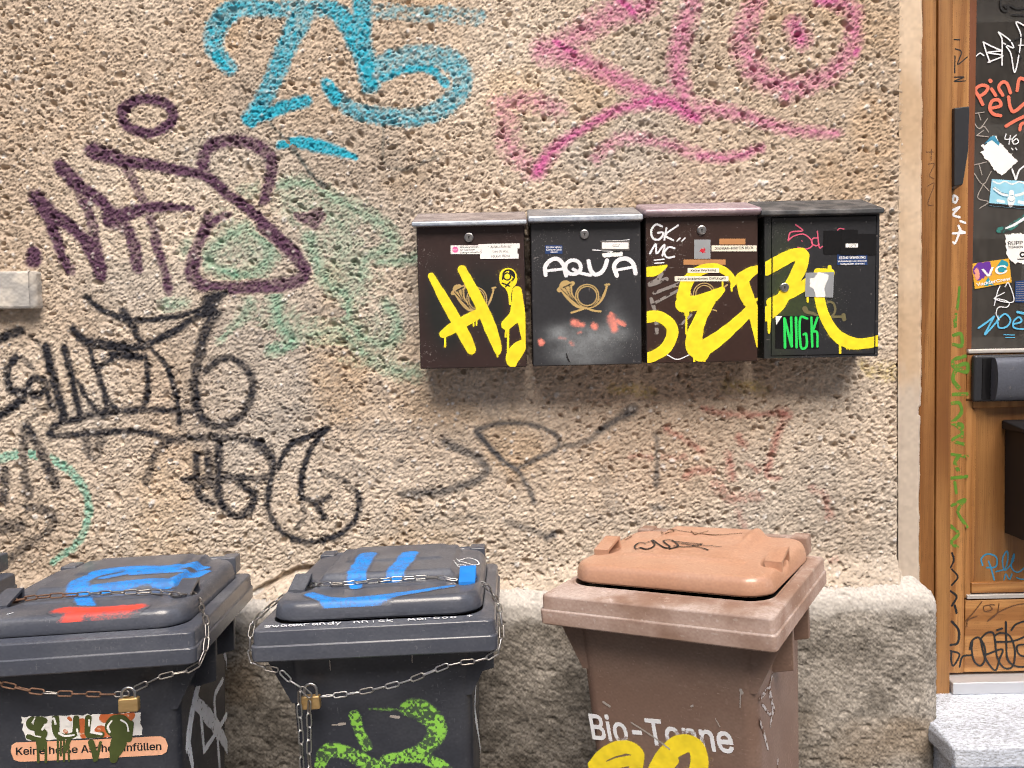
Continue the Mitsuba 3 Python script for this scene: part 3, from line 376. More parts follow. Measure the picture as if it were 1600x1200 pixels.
def wall_paint(name, rgb, var=0.25):
    def fn(p, n, uv):
        c = mi.Color3f(*rgb) * (1 - var * 0.5 + var * noise(p.x * 120, p.z * 120, p.y * 100))
        return mix(plaster_colour(p, uv.y), c, dr.clip(uv.x, 0, 1))
    scene[name] = {'type': 'twosided', 'b': {'type': 'diffuse', 'reflectance': proc(fn)}}
    return name


def smooth_plaster(p, n, uv):
    big = fbm(p.x * 6, p.z * 5, p.y * 6, 3)
    c = mix([0.50, 0.37, 0.25], [0.60, 0.48, 0.36], smoothstep(0.3, 0.7, big))
    c = mix(c, mi.Color3f(0.5, 0.43, 0.36), smoothstep(1.42, 1.30, p.z + 0.08 * noise(p.x * 60, p.z * 30)))
    return c * (0.9 + 0.2 * noise(p.x * 120, p.z * 120, p.y * 120))


scene['m_strip'] = {'type': 'twosided', 'b': {'type': 'diffuse', 'reflectance': proc(smooth_plaster)}}


def stone(p, n, uv):
    a = 0.6 * fbm(p.x * 14, p.y * 14, p.z * 14, 4) + 0.4 * fbm(p.x * 90, p.y * 90, p.z * 110, 2)
    b = noise(p.x * 240, p.y * 170, p.z * 200)
    d = fbm(p.x * 4, p.y * 4, p.z * 5, 3)
    c = mix([0.18, 0.165, 0.145], [0.40, 0.37, 0.33], smoothstep(0.3, 0.72, a))
    c = mix(c, mi.Color3f(0.08, 0.075, 0.07), 0.5 * smoothstep(0.6, 0.75, fbm(p.x * 55, p.y * 55, p.z * 70, 2)))
    c = mix(c, mi.Color3f(0.25, 0.195, 0.14), 0.6 * smoothstep(0.5, 0.75, d))
    c = c * (0.5 + 0.95 * b)
    pale_top = smoothstep(0.715, 0.755, p.z + 0.04 * (fbm(p.x * 30, p.z * 30, 0, 3) - 0.5))  # paler top edge
    return mix(c, mi.Color3f(0.58, 0.555, 0.52) * (0.75 + 0.4 * b), 0.9 * pale_top)


scene['m_stone'] = {'type': 'twosided', 'b': {'type': 'diffuse', 'reflectance': proc(stone)}}


def sill_stone(p, n, uv):
    b = noise(p.x * 150, p.y * 150, p.z * 190)
    d = fbm(p.x * 22, p.y * 22, p.z * 22, 3)
    return mix([0.40, 0.39, 0.375], [0.60, 0.565, 0.51], smoothstep(0.3, 0.6, d)) * (0.78 + 0.36 * b)


scene['m_sill'] = {'type': 'twosided', 'b': {'type': 'diffuse', 'reflectance': proc(sill_stone)}}


def granite(p, n, uv):
    a = noise(p.x * 160, p.y * 420, p.z * 300)
    b = noise(p.x * 330 + 5, p.y * 330, p.z * 330)
    c = fbm(p.x * 9, p.y * 22, p.z * 9, 3)
    g = 0.26 + 0.42 * a + 0.2 * (b - 0.5) + 0.2 * (c - 0.5)
    return mi.Color3f(0.90, 0.98, 1.12) * g * 1.1


scene['m_granite'] = {'type': 'twosided', 'b': {'type': 'principled', 'base_color': proc(granite), 'roughness': 0.6, 'specular': 0.4}}


def wood(axis, dark=1.0, seed=0.0):
    def fn(p, n, uv):
        l, a, b = (p.z, p.x, p.y) if axis == 'z' else (p.x, p.z, p.y)
        wave = a * 60 + 3.0 * fbm(a * 7 + seed, l * 1.6, b * 7, 3)
        ring = noise(wave * 1.2, l * 1.4 + seed, b * 30)
        fibre = noise(a * 700, l * 14, b * 700)
        pore = smoothstep(0.72, 0.9, noise(a * 950, l * 30 + 3, b * 900))
        blot = fbm(a * 5 + seed, l * 1.7, b * 5, 3)
        c = mix([0.285, 0.122, 0.036], [0.45, 0.225, 0.078], smoothstep(0.2, 0.85, ring))
        c = c * (0.82 + 0.28 * fibre) * (1 - 0.28 * pore)
        c = mix(c, mi.Color3f(0.20, 0.075, 0.025), 0.7 * smoothstep(0.5, 0.78, blot))
        return c * dark
    return proc(fn)


for k, (ax, dk, sd) in {'m_wood_jamb': ('z', 0.72, 1.0), 'm_wood_stile': ('z', 0.9, 4.0), 'm_wood_panel': ('z', 0.66, 9.0), 'm_wood_rail': ('x', 0.92, 2.0)}.items():
    scene[k] = {'type': 'twosided', 'b': {'type': 'principled', 'base_color': wood(ax, dk, sd), 'roughness': 0.42, 'specular': 0.45}}
solid('m_bead', (0.16, 0.055, 0.022), 0.4)


def plastic(rgb, dust_rgb, amount, seed, bleach=None):
    def fn(p, n, uv):
        d = fbm(p.x * 11 + seed, p.y * 11, p.z * 11, 4)
        f = noise(p.x * 260, p.y * 260, p.z * 260)
        spots = smoothstep(0.80, 0.9, noise(p.x * 130 + seed, p.y * 130, p.z * 130))
        up = dr.clip(mi.Float(n.z), 0, 1)
        c = mi.Color3f(*rgb) * (0.92 + 0.16 * f)
        if bleach:
            c = mix(c, mi.Color3f(*bleach) * (0.9 + 0.2 * f), smoothstep(0.35, 0.75, d))
        s1 = smoothstep(0.83, 0.92, noise(p.x * 45 + p.z * 20 + seed, p.y * 420 + p.x * 160, p.z * 420)) + smoothstep(0.84, 0.92, noise(p.x * 420 + seed, p.y * 60 + p.x * 90, p.z * 70))
        c = mix(c, dust_rgb, 0.22 * dr.clip(s1, 0, 1) * smoothstep(0.5, 0.7, fbm(p.x * 17, p.y * 17 + seed, p.z * 17, 2)))
        dust = amount * smoothstep(0.35, 0.7, d) * (0.3 + 0.7 * up) * (0.6 + 0.8 * f) + 0.35 * spots * amount
        return mix(c, dust_rgb, dr.clip(dust, 0, 1))
    return fn


def rough_var(lo, hi, seed):
    return proc(lambda p, n, uv: lo + (hi - lo) * fbm(p.x * 14 + seed, p.y * 14, p.z * 14, 3))


SURFACE = {}
for k, col, dust, am, sd, lo, hi, bl in (('m_bin_black', (0.027, 0.031, 0.043), (0.22, 0.23, 0.25), 0.2, 1.0, 0.26, 0.42, None), ('m_bin_lid', (0.057, 0.065, 0.088), (0.24, 0.25, 0.27), 0.2, 3.0, 0.2, 0.32, None),
                             ('m_bin_brown', (0.165, 0.104, 0.080), (0.4, 0.32, 0.27), 0.25, 5.0, 0.4, 0.65, None), ('m_lid_brown', (0.42, 0.232, 0.152), (0.5, 0.4, 0.33), 0.14, 8.0, 0.2, 0.32, None),
                             ('m_collar_brown', (0.24, 0.15, 0.112), (0.48, 0.41, 0.38), 0.75, 11.0, 0.42, 0.7, (0.32, 0.215, 0.175))):
    scene[k] = {'type': 'twosided', 'b': {'type': 'principled', 'base_color': proc(SURFACE.setdefault(k, plastic(col, dust, am, sd, bl))), 'roughness': rough_var(lo, hi, sd), 'specular': 0.5, **({'clearcoat': 0.6, 'clearcoat_gloss': 0.85} if 'lid' in k else {})}}


def box_paint(rgb, seed, extra=None):
    def fn(p, n, uv):
        f = noise(p.x * 300, p.z * 300, p.y * 300)
        d = fbm(p.x * 12 + seed, p.z * 9, p.y * 12, 3)
        c = mi.Color3f(*rgb) * (0.8 + 0.25 * f + 0.35 * (d - 0.4))
        spots = smoothstep(0.87, 0.93, noise(p.x * 150 + seed, p.z * 150, p.y * 150))
        nick = smoothstep(0.76, 0.84, noise(p.x * 420, p.z * 420, p.y * 420)) * smoothstep(0.56, 0.74, fbm(p.x * 9 + 3 * seed, p.z * 9, 0, 3))
        c = mix(c, mi.Color3f(0.3, 0.28, 0.27), 0.6 * nick)
        c = mix(c, mi.Color3f(0.22, 0.2, 0.19), 0.5 * spots)
        return extra(c, p, f) if extra else c
    return fn


def white_haze(c, p, f):
    """Old pale overspray across the lower half of the second box."""
    h = mi.Float(0)
    for cx, cz, rx, rz, a in ((0.175, 1.475, 0.075, 0.02, 0.42), (0.145, 1.43, 0.05, 0.03, 0.34), (0.225, 1.45, 0.05, 0.025, 0.36), (0.20, 1.41, 0.045, 0.02, 0.3), (0.255, 1.485, 0.03, 0.035, 0.25), (0.25, 1.53, 0.018, 0.03, 0.12), (0.115, 1.47, 0.03, 0.02, 0.3)):
        h += a * dr.exp(-dr.square((p.x - cx) / rx) - dr.square((p.z - cz) / rz))
    h *= 0.2 + 1.1 * fbm(p.x * 28, p.z * 36, 0, 3)
    return mix(c, mi.Color3f(0.42, 0.46, 0.49), dr.clip(h * (0.7 + 0.5 * f), 0, 0.8))


def dark_patch(c, p, f):
    h = mi.Float(0)
    for cx, cz, rx, rz in ((-0.18, 1.56, 0.035, 0.08), (-0.15, 1.48, 0.04, 0.06), (-0.07, 1.58, 0.05, 0.07), (-0.04, 1.52, 0.03, 0.06)):
        h += dr.exp(-dr.square((p.x - cx) / rx) - dr.square((p.z - cz) / rz))
    return mix(c, mi.Color3f(0.012, 0.016, 0.016), 0.85 * dr.clip(h, 0, 1))


def green_haze(c, p, f):
    """Thin yellow overspray beside the thick yellow letters of the fourth box."""
    h = dr.exp(-dr.square((p.x - 0.66) / 0.035) - dr.square((p.z - 1.55) / 0.13)) + 0.8 * dr.exp(-dr.square((p.x - 0.72) / 0.05) - dr.square((p.z - 1.53) / 0.05))
    return mix(c, mi.Color3f(0.05, 0.075, 0.02), dr.clip(0.55 * h * (0.5 + f), 0, 0.6))


for k, col, sd, ex in (('m_box_brown', (0.034, 0.018, 0.017), 1.0, dark_patch), ('m_box_grey', (0.028, 0.029, 0.034), 3.0, white_haze), ('m_box_umber', (0.036, 0.017, 0.013), 5.0, None), ('m_box_black', (0.020, 0.021, 0.025), 7.0, green_haze), ('m_box_body', (0.02, 0.015, 0.015), 9.0, None)):
    scene[k] = {'type': 'twosided', 'b': {'type': 'principled', 'base_color': proc(SURFACE.setdefault(k, box_paint(col, sd, ex))), 'roughness': 0.38, 'specular': 0.5}}


def lid_paint(rgb, edge, seed):
    def fn(p, n, uv):
        f = noise(p.x * 220 + seed, p.z * 220, p.y * 220)
        d = fbm(p.x * 25 + seed, p.z * 25, p.y * 25, 3)
        return mix(mi.Color3f(*rgb), mi.Color3f(*edge), smoothstep(0.35, 0.7, d)) * (0.8 + 0.35 * f)
    return fn


for k, a, b, sd, r in (('m_lid_a', (0.24, 0.21, 0.215), (0.36, 0.32, 0.32), 1.0, 0.34), ('m_lid_b', (0.22, 0.23, 0.25), (0.34, 0.34, 0.35), 2.0, 0.34), ('m_lid_c', (0.29, 0.225, 0.26), (0.38, 0.31, 0.34), 3.0, 0.45), ('m_lid_d', (0.05, 0.055, 0.062), (0.13, 0.13, 0.135), 4.0, 0.5)):
    scene[k] = {'type': 'twosided', 'b': {'type': 'principled', 'base_color': proc(lid_paint(a, b, sd)), 'roughness': r, 'specular': 0.7, 'metallic': 0.35}}


def sprayed(name, rgb, var=0.2, rough=0.5, wear=0.0, under=(0.02, 0.021, 0.026)):
    def fn(p, n, uv):
        c = mi.Color3f(*rgb) * (1 - var * 0.5 + var * fbm(p.x * 55, p.y * 55, p.z * 55, 3))
        if wear:
            w = smoothstep(wear - 0.04, wear + 0.04, fbm(p.x * 130, p.y * 130, p.z * 130, 3))
            c = mix(c, under, w)
        return c
    return solid(name, proc(fn), rough)


sprayed('m_yellow', (0.86, 0.68, 0.025), 0.42, 0.38)
sprayed('m_blue', (0.012, 0.19, 0.62), 0.2, 0.45)
sprayed('m_redspray', (0.72, 0.07, 0.04), 0.3, 0.5, 0.66, (0.05, 0.04, 0.045))
sprayed('m_limegreen', (0.22, 0.52, 0.075), 0.3, 0.5, 0.5)
sprayed('m_white', (0.72, 0.74, 0.78), 0.12, 0.5)
sprayed('m_whitewear', (0.76, 0.81, 0.90), 0.2, 0.55, 0.72)
sprayed('m_chalk', (0.42, 0.40, 0.41), 0.3, 0.7, 0.52, (0.105, 0.055, 0.036))
sprayed('m_marker', (0.23, 0.21, 0.20), 0.3, 0.5, 0.62, (0.034, 0.018, 0.014))
sprayed('m_salmon', (0.78, 0.22, 0.16), 0.3, 0.6)
sprayed('m_coral', (0.62, 0.15, 0.09), 0.2, 0.5)
sprayed('m_gold', (0.46, 0.33, 0.14), 0.3, 0.35)
solid('m_oldgold', (0.14, 0.125, 0.06), 0.45)
solid('m_ink', (0.012, 0.012, 0.013), 0.4)
solid('m_pink', (0.62, 0.11, 0.19), 0.4)
solid('m_magenta', (0.72, 0.12, 0.36), 0.4)
solid('m_neongreen', (0.02, 0.62, 0.10), 0.45)
solid('m_paper', (0.80, 0.80, 0.79), 0.6)
solid('m_cream', (0.78, 0.74, 0.62), 0.5)
solid('m_navy', (0.014, 0.045, 0.16), 0.45)
solid('m_tan', (0.46, 0.22, 0.085), 0.5)
solid('m_silver', {'type': 'rgb', 'value': [0.62, 0.66, 0.70]}, 0.32, 0.75)
solid('m_red', (0.55, 0.02, 0.04), 0.5)
solid('m_tape', (0.008, 0.008, 0.009), 0.12)
solid('m_steel', (0.50, 0.50, 0.50), 0.28, 1.0)
solid('m_dullsteel', (0.34, 0.325, 0.31), 0.36, 1.0)
solid('m_keyhole', (0.02, 0.02, 0.02), 0.5)
scene['m_rust'] = {'type': 'twosided', 'b': {'type': 'principled', 'base_color': proc(lambda p, n, uv: mix([0.07, 0.037, 0.025], [0.25, 0.14, 0.09], fbm(p.x * 200, p.y * 200, p.z * 200, 2))), 'roughness': 0.65, 'metallic': 0.3}}
scene['m_brass'] = {'type': 'twosided', 'b': {'type': 'principled', 'base_color': proc(lambda p, n, uv: mix([0.42, 0.27, 0.11], [0.60, 0.43, 0.21], fbm(p.x * 70, p.y * 70, p.z * 160, 3))), 'roughness': 0.42, 'metallic': 0.7}}
sprayed('m_olive', (0.055, 0.075, 0.018), 0.35, 0.5)
scene['m_peach'] = {'type': 'twosided', 'b': {'type': 'principled', 'base_color': proc(lambda p, n, uv: mix([0.72, 0.34, 0.19], [0.80, 0.47, 0.32], fbm(p.x * 26, p.y * 26, p.z * 26, 3))), 'roughness': 0.5}}
sprayed('m_orange', (0.52, 0.13, 0.04), 0.5, 0.55, 0.62, (0.6, 0.42, 0.33))
sprayed('m_tealspray', (0.03, 0.17, 0.15), 0.6, 0.5, 0.55, (0.03, 0.05, 0.05))
sprayed('m_skyblue', (0.10, 0.42, 0.66), 0.2, 0.45)
sprayed('m_cardblue', (0.27, 0.56, 0.72), 0.2, 0.45)
sprayed('m_penblue', (0.04, 0.23, 0.38), 0.2, 0.5)
sprayed('m_leafgreen', (0.095, 0.21, 0.022), 0.4, 0.5, 0.66, (0.33, 0.14, 0.04))
solid('m_scratch', (0.34, 0.31, 0.29), 0.6)
solid('m_brownpen', (0.10, 0.045, 0.02), 0.5)
solid('m_purple', (0.12, 0.03, 0.30), 0.45)
solid('m_vcyellow', (0.66, 0.36, 0.03), 0.45)
solid('m_vcteal', (0.02, 0.26, 0.34), 0.45)
solid('m_vcpink', (0.72, 0.30, 0.22), 0.45)
solid('m_darkmetal', (0.030, 0.032, 0.038), 0.35, 0.2)
scene['m_slotflap'] = {'type': 'twosided', 'b': {'type': 'principled', 'base_color': proc(box_paint((0.10, 0.11, 0.14), 12.0)), 'roughness': 0.3, 'metallic': 0.3}}
solid('m_flyer', (0.012, 0.012, 0.014), 0.5, 0.0, 0.3)
solid('m_sillbar', (0.50, 0.48, 0.46), 0.4, 0.4)
solid('m_threshold', (0.56, 0.58, 0.62), 0.4, 0.5)
solid('m_hall', (0.05, 0.045, 0.04), 0.8)
scene['m_glass'] = {'type': 'blendbsdf', 'weight': proc(lambda p, n, uv: 0.05 + 0.10 * fbm(p.x * 5, p.z * 3, 0, 4) + 0.03 * noise(p.x * 90, p.z * 30)), 'a': {'type': 'thindielectric', 'int_ior': 1.5}, 'b': {'type': 'twosided', 'd': {'type': 'diffuse', 'reflectance': {'type': 'rgb', 'value': [0.42, 0.39, 0.36]}}}}  # grey diffuse film stands in for the pale reflection in the pane
scene['m_tarmac'] = {'type': 'twosided', 'b': {'type': 'diffuse', 'reflectance': proc(lambda p, n, uv: mi.Color3f(0.23, 0.22, 0.205) * (0.7 + 0.5 * noise(p.x * 90, p.y * 90) * (0.5 + fbm(p.x * 2, p.y * 2, 0, 3))))}}
solid('m_facade', (0.5, 0.47, 0.43), 0.9)
scene['m_skyglint'] = {'type': 'twosided', 'b': {'type': 'principled', 'base_color': proc(lid_paint((0.44, 0.51, 0.62), (0.62, 0.68, 0.76), 6.0)), 'roughness': 0.3, 'metallic': 0.4}}  # sky reflection along the lid lips, put into the colour
solid('m_tyre', (0.02, 0.02, 0.02), 0.8)

# ------------------------------------------------------------------ pavement
pv = trimesh.creation.box((120, 120, 0.1))
pv.apply_translation((0, -59.0, -0.05))
obj('pavement', pv, 'm_tarmac', kind='structure')

def paint_cover(names, step, soft, grow, seed, cap=1.0):
    """Spray paint as a grid: how much paint lies at each node round the strokes."""
    cs = [c for c in strokes(names)]
    allp = np.vstack([c for _, c in cs])
    pad = allp[:, 2].max() * grow / 2 + 0.02
    gx, gz = np.meshgrid(np.arange(allp[:, 0].min() - pad, allp[:, 0].max() + pad, step), np.arange(allp[:, 1].min() - pad, allp[:, 1].max() + pad, step))
    out = np.zeros_like(gx)
    wob = 0.004 * (meshkit.fbm(np.stack([gx * 70, gz * 70, gx * 0], -1), 2, seed) - 0.5)
    for op, c in cs:
        for a, b in zip(c[:-1], c[1:]):
            d = b[:2] - a[:2]
            t = np.clip(((gx - a[0]) * d[0] + (gz - a[1]) * d[1]) / max(d @ d, 1e-9), 0, 1)
            dist = np.hypot(gx - a[0] - t * d[0], gz - a[1] - t * d[1]) + wob
            w = (a[2] + (b[2] - a[2]) * t) / 2 * grow
            np.maximum(out, op * np.clip(1 - (dist - w * (1 - soft)) / (w * soft + 0.0015), 0, 1), out=out)
    return gx, gz, out * cap


def spray_mat(name, rgb, under, streak=0.0):
    def fn(p, n, uv):
        g = 0.6 * noise(p.x * 420, p.y * 420, p.z * 420) + 0.4 * fbm(p.x * 90, p.y * 90, p.z * 90, 2)
        u = smoothstep(0.12, 0.88, uv.x + (g - 0.5) * 0.9 * (1 - 0.55 * uv.x))
        if streak:
            u = u * (1 - streak * smoothstep(0.44, 0.58, fbm(p.x * 230, p.y * 230, p.z * 170, 2) * 0.6 + 0.4 * fbm(p.x * 50, p.y * 50, p.z * 40, 2)))
        c = mi.Color3f(*rgb) * (0.85 + 0.25 * fbm(p.x * 45, p.y * 45, p.z * 45, 3))
        return mix(SURFACE[under](p, n, uv), c, u)
    return solid(name, proc(fn), 0.42)


def spray(part, name, place_fn, bsdf, parent, label=None, soft=0.4, grow=1.0, step=0.0022, seed=5, cap=1.0, limit=None):
    gx, gz, c = paint_cover(name, step, soft, grow, seed, cap)
    if limit is not None:
        c = np.where(limit(gx, gz), c, -1)
    ids = np.arange(gx.size).reshape(gx.shape)
    qd = np.stack([ids[:-1, :-1], ids[:-1, 1:], ids[1:, 1:], ids[1:, :-1]], -1).reshape(-1, 4)
    cf = c.ravel()
    qd = qd[(cf[qd].max(1) > 0.015) & (cf[qd].min(1) >= 0)]
    used = np.unique(qd)
    back = np.zeros(gx.size, int)
    back[used] = np.arange(len(used))
    v = place_fn(gx.ravel()[used], gz.ravel()[used])
    path = meshkit.write_ply((v, back[qd]), True, np.column_stack([cf[used], cf[used] * 0]))
    return obj(part, {'type': 'ply', 'filename': path, 'face_normals': False, 'bsdf': {'type': 'ref', 'id': bsdf}}, None, parent, label=label)


for nm, rgb, und, st in (('m_sp_blue', (0.012, 0.21, 0.66), 'm_bin_lid', 0.35), ('m_sp_red', (0.74, 0.055, 0.03), 'm_bin_lid', 0.2), ('m_sp_lime', (0.24, 0.56, 0.075), 'm_bin_black', 0.9), ('m_sp_byellow', (0.86, 0.69, 0.02), 'm_bin_brown', 0.0),
                         ('m_sp_y1', (0.80, 0.66, 0.02), 'm_box_brown', 0.0), ('m_sp_y3', (0.80, 0.66, 0.02), 'm_box_umber', 0.0), ('m_sp_y4', (0.80, 0.66, 0.02), 'm_box_black', 0.0), ('m_sp_salmon', (0.80, 0.25, 0.19), 'm_box_grey', 0.3)):
    spray_mat(nm, rgb, und, st)

# ------------------------------------------------------------------ unseen house across the street, added to block the low sky
opp = thing('unseen_house', 'unseen pale rendered house across the narrow street, added to shade the low sky', 'house')
obj('wall', bx(-26, 26, -9.4, -8.9, 0, 7.2), 'm_facade', opp)
obj('roof', trimesh.creation.extrude_polygon(Polygon([(-26.4, 7.2), (26.4, 7.2), (24, 8.6), (-24, 8.6)]), 4.0, transform=np.array([[1, 0, 0, 0], [0, 0, -1, -8.6], [0, 1, 0, 0], [0, 0, 0, 1.0]])), 'm_box_body', opp)
for fl in range(2):
    for col in range(-7, 8):
        wk = obj('window', cat(bx(col * 3.3 - 0.62, col * 3.3 + 0.62, -8.899, -8.84, 1.0 + 2.9 * fl, 1.08 + 2.9 * fl), bx(col * 3.3 - 0.55, col * 3.3 + 0.55, -8.899, -8.87, 1.081 + 2.9 * fl, 2.6 + 2.9 * fl)), 'm_cream', opp)
        obj('pane', bx(col * 3.3 - 0.47, col * 3.3 + 0.47, -8.869, -8.866, 1.17 + 2.9 * fl, 2.52 + 2.9 * fl), 'm_tape', wk)

# ------------------------------------------------------------------ the wall
wall = thing('house_wall', 'rough pitted sand coloured plaster wall covered in spray painted tags behind the mailboxes', 'wall')
STEP = 0.0027
X0, X1, Z0, Z1 = -1.68, 1.020, 0.70, 2.56
xs, zs = np.arange(X0, X1 + STEP / 2, STEP), np.arange(Z0, Z1 + STEP / 2, STEP)
NX, NZ = len(xs), len(zs)
GX, GZ = np.meshgrid(xs, zs)


def fb(scale_x, scale_z, octaves, seed):
    return meshkit.fbm(np.stack([GX * scale_x, GZ * scale_z, np.zeros_like(GX)], -1), octaves, seed)


def sst(a, b, x):
    t = np.clip((x - a) / (b - a), 0, 1)
    return t * t * (3 - 2 * t)


H = 0.010 * (fb(3, 3, 3, 1) - 0.5)
H += 0.0030 * (fb(70, 95, 2, 5) - 0.5) + 0.0036 * (fb(165, 215, 1, 9) - 0.5) + 0.0040 * (rng.random(GX.shape) - 0.5)
PEB = np.zeros_like(H)


def stamp(x, z, ra, rb, ang, fn, into):
    r = max(ra, rb)
    i0, i1 = int((x - r - X0) / STEP), int((x + r - X0) / STEP) + 2
    j0, j1 = int((z - r - Z0) / STEP), int((z + r - Z0) / STEP) + 2
    i0, j0 = max(i0, 0), max(j0, 0)
    if i0 >= min(i1, NX) or j0 >= min(j1, NZ):
        return
    gx, gz = GX[j0:j1, i0:i1] - x, GZ[j0:j1, i0:i1] - z
    a, b = gx * math.cos(ang) + gz * math.sin(ang), -gx * math.sin(ang) + gz * math.cos(ang)
    fn(into[j0:j1, i0:i1], np.sqrt((a / ra) ** 2 + (b / rb) ** 2), (j0, j1, i0, i1))


def dig(depth):
    def f(h, r, _):
        h -= 0.82 * depth * np.clip(1.9 * (1 - r), 0, 1)
    return f


thick_ = np.clip((fb(5, 6, 3, 77) - 0.35) / 0.3, 0, 1)   # pits come in drifts
for n_, lo, hi, dlo, dhi in ((8000, 0.0026, 0.0046, 0.004, 0.008), (4300, 0.0042, 0.0078, 0.007, 0.013), (420, 0.007, 0.012, 0.010, 0.017)):
    for _ in range(n_):
        x, z = rng.uniform(X0, X1), rng.uniform(Z0, Z1)
        if rng.random() > 0.25 + 1.3 * thick_[min(int((z - Z0) / STEP), NZ - 1), min(int((x - X0) / STEP), NX - 1)]:
            continue
        r = rng.uniform(lo, hi) * 0.93
        stamp(x, z, r * rng.uniform(1.0, 1.7), r * rng.uniform(0.65, 0.95), rng.normal(-0.5, 0.6), dig(rng.uniform(dlo, dhi)), H)


def pebble(h, r, at):
    h += 0.0030 * np.sqrt(np.clip(1 - r * r, 0, 1))
    j0, j1, i0, i1 = at
    q = PEB[j0:j1, i0:i1]
    np.maximum(q, np.clip(2.2 * (1 - r), 0, 1), out=q)


for _ in range(2300):
    r = rng.choice([0.0028, 0.0038, 0.0052, 0.0078], p=[0.42, 0.34, 0.19, 0.05])
    stamp(rng.uniform(X0, X1), rng.uniform(Z0, Z1), r * 1.2, r, rng.uniform(0, 3), pebble, H)
H += 0.040 * sst(0.875, 0.76, GZ + 0.02 * (fb(6, 6, 2, 3) - 0.5) * 2)              # the plaster runs out on to the plinth
H -= 0.012 * sst(1.004, 1.018, GX + 0.004 * (fb(2, 30, 2, 8) - 0.5))


def segments(c, cover, soft, target, edge_noise):
    """Raises the cover map along a stroke of round brush marks."""
    for a, b in zip(c[:-1], c[1:]):
        r = max(a[2], b[2]) / 2 + 0.006
        i0, i1 = int((min(a[0], b[0]) - r - X0) / STEP), int((max(a[0], b[0]) + r - X0) / STEP) + 2
        j0, j1 = int((min(a[1], b[1]) - r - Z0) / STEP), int((max(a[1], b[1]) + r - Z0) / STEP) + 2
        i0, j0 = max(i0, 0), max(j0, 0)
        if i0 >= min(i1, NX) or j0 >= min(j1, NZ):
            continue
        gx, gz = GX[j0:j1, i0:i1], GZ[j0:j1, i0:i1]
        d = b[:2] - a[:2]
        t = np.clip(((gx - a[0]) * d[0] + (gz - a[1]) * d[1]) / max(d @ d, 1e-9), 0, 1)
        dist = np.hypot(gx - a[0] - t * d[0], gz - a[1] - t * d[1]) + edge_noise[j0:j1, i0:i1]
        w = (a[2] + (b[2] - a[2]) * t) / 2
        v = cover * np.clip(1 - (dist - w * (1 - soft)) / (w * soft + 0.004), 0, 1)
        q = target[j0:j1, i0:i1]
        np.maximum(q, v, out=q)


crack = np.zeros_like(H)
segments(curve(np.array([(-0.71, 0.795, .008), (-0.66, 0.822, .010), (-0.62, 0.842, .010), (-0.575, 0.862, .012), (-0.53, 0.866, .010), (-0.48, 0.874, .006)])), 1, 0.3, crack, 0.006 * (fb(50, 50, 2, 31) - 0.5))
H -= 0.022 * crack
H += 0.010 * sst(0.0, -0.04, GZ - np.interp(GX, [-0.71, -0.575, -0.48, -0.3], [0.795, 0.862, 0.874, 0.80])) * sst(-0.75, -0.70, GX) * sst(-0.40, -0.5, GX)

grain = fb(190, 190, 1, 21)
blot = fb(55, 60, 2, 22)
edge = 0.006 * (fb(80, 80, 2, 23) - 0.5)
TAGS = [  # in the order they were sprayed: strokes, paint, softness, label
    ('green', (0.19, 0.37, 0.27), 0.9, 'faded pale green block letters beneath the purple tag'),
    ('grime', (0.21, 0.20, 0.19), 1.0, 'grey sooty smears on the plaster'),
    ('yellowspray', (0.55, 0.43, 0.05), 1.0, 'faint yellow overspray below the mailboxes'),
    ('teal', (0.20, 0.46, 0.36), 0.3, 'thin pale teal arc low on the left of the wall'),
    ('cyan', (0.035, 0.36, 0.50), 0.3, 'bright cyan spray painted numerals 25'),
    ('pink', (0.50, 0.13, 0.30), 0.85, 'faded magenta arrow and ring at the top of the wall'),
    ('red', (0.36, 0.10, 0.09), 0.9, 'faint red worn letters under the right mailboxes'),
    ('grey', (0.09, 0.09, 0.095), 0.65, 'worn grey letters between the mailboxes and the bins'),
    ('line', (0.10, 0.115, 0.11), 0.5, 'thin dark line running down from the cyan numerals'),
    ('purple', (0.105, 0.055, 0.095), 0.32, 'dark purple looping tag with a ring above it'),
    ('black', (0.032, 0.033, 0.041), 0.45, 'black looping tag on the left of the wall'),
]
cover = np.zeros((len(TAGS),) + H.shape, np.float32)
for k, (name, rgb, soft, _) in enumerate(TAGS):
    raw = np.zeros_like(H)
    for op, c in strokes(name):
        segments(c, op, soft, raw, edge)
    thin = 0.60 * grain + 0.40 * blot
    cover[k] = np.where(raw > 0.01, np.clip(raw * 1.02 + (thin - 0.5) * (0.8 if soft > 0.45 else 1.5) * (1 - raw * 0.62) - 0.02, 0, 1) * sst(0.0, 0.15, raw), 0)
    cover[k] *= np.clip(1 - 0.75 * PEB * (rng.random() * 0 + 0.6), 0, 1)
V = np.column_stack([GX.ravel(), -H.ravel(), GZ.ravel()])
idx = np.arange(NX * NZ).reshape(NZ, NX)
q = np.stack([idx[:-1, :-1], idx[:-1, 1:], idx[1:, 1:], idx[1:, :-1]], -1).reshape(-1, 4)
F_ = np.vstack([q[:, [0, 1, 2]], q[:, [0, 2, 3]]])
covf = cover.reshape(len(TAGS), -1)
face_cov = np.stack([c[F_].max(1) for c in covf])
owner = np.full(len(F_), -1)
best = np.zeros(len(F_))
for k in range(len(TAGS)):
    take = (face_cov[k] > 0.02) & (face_cov[k] >= 0.6 * best)
    owner[take], best[take] = k, face_cov[k][take]
e1, e2 = V[F_[:, 1]] - V[F_[:, 0]], V[F_[:, 2]] - V[F_[:, 0]]
fnm = np.cross(e1, e2)
NRM = np.zeros_like(V)
for k in range(3):
    np.add.at(NRM, F_[:, k], fnm)
NRM /= np.linalg.norm(NRM, axis=1, keepdims=True)


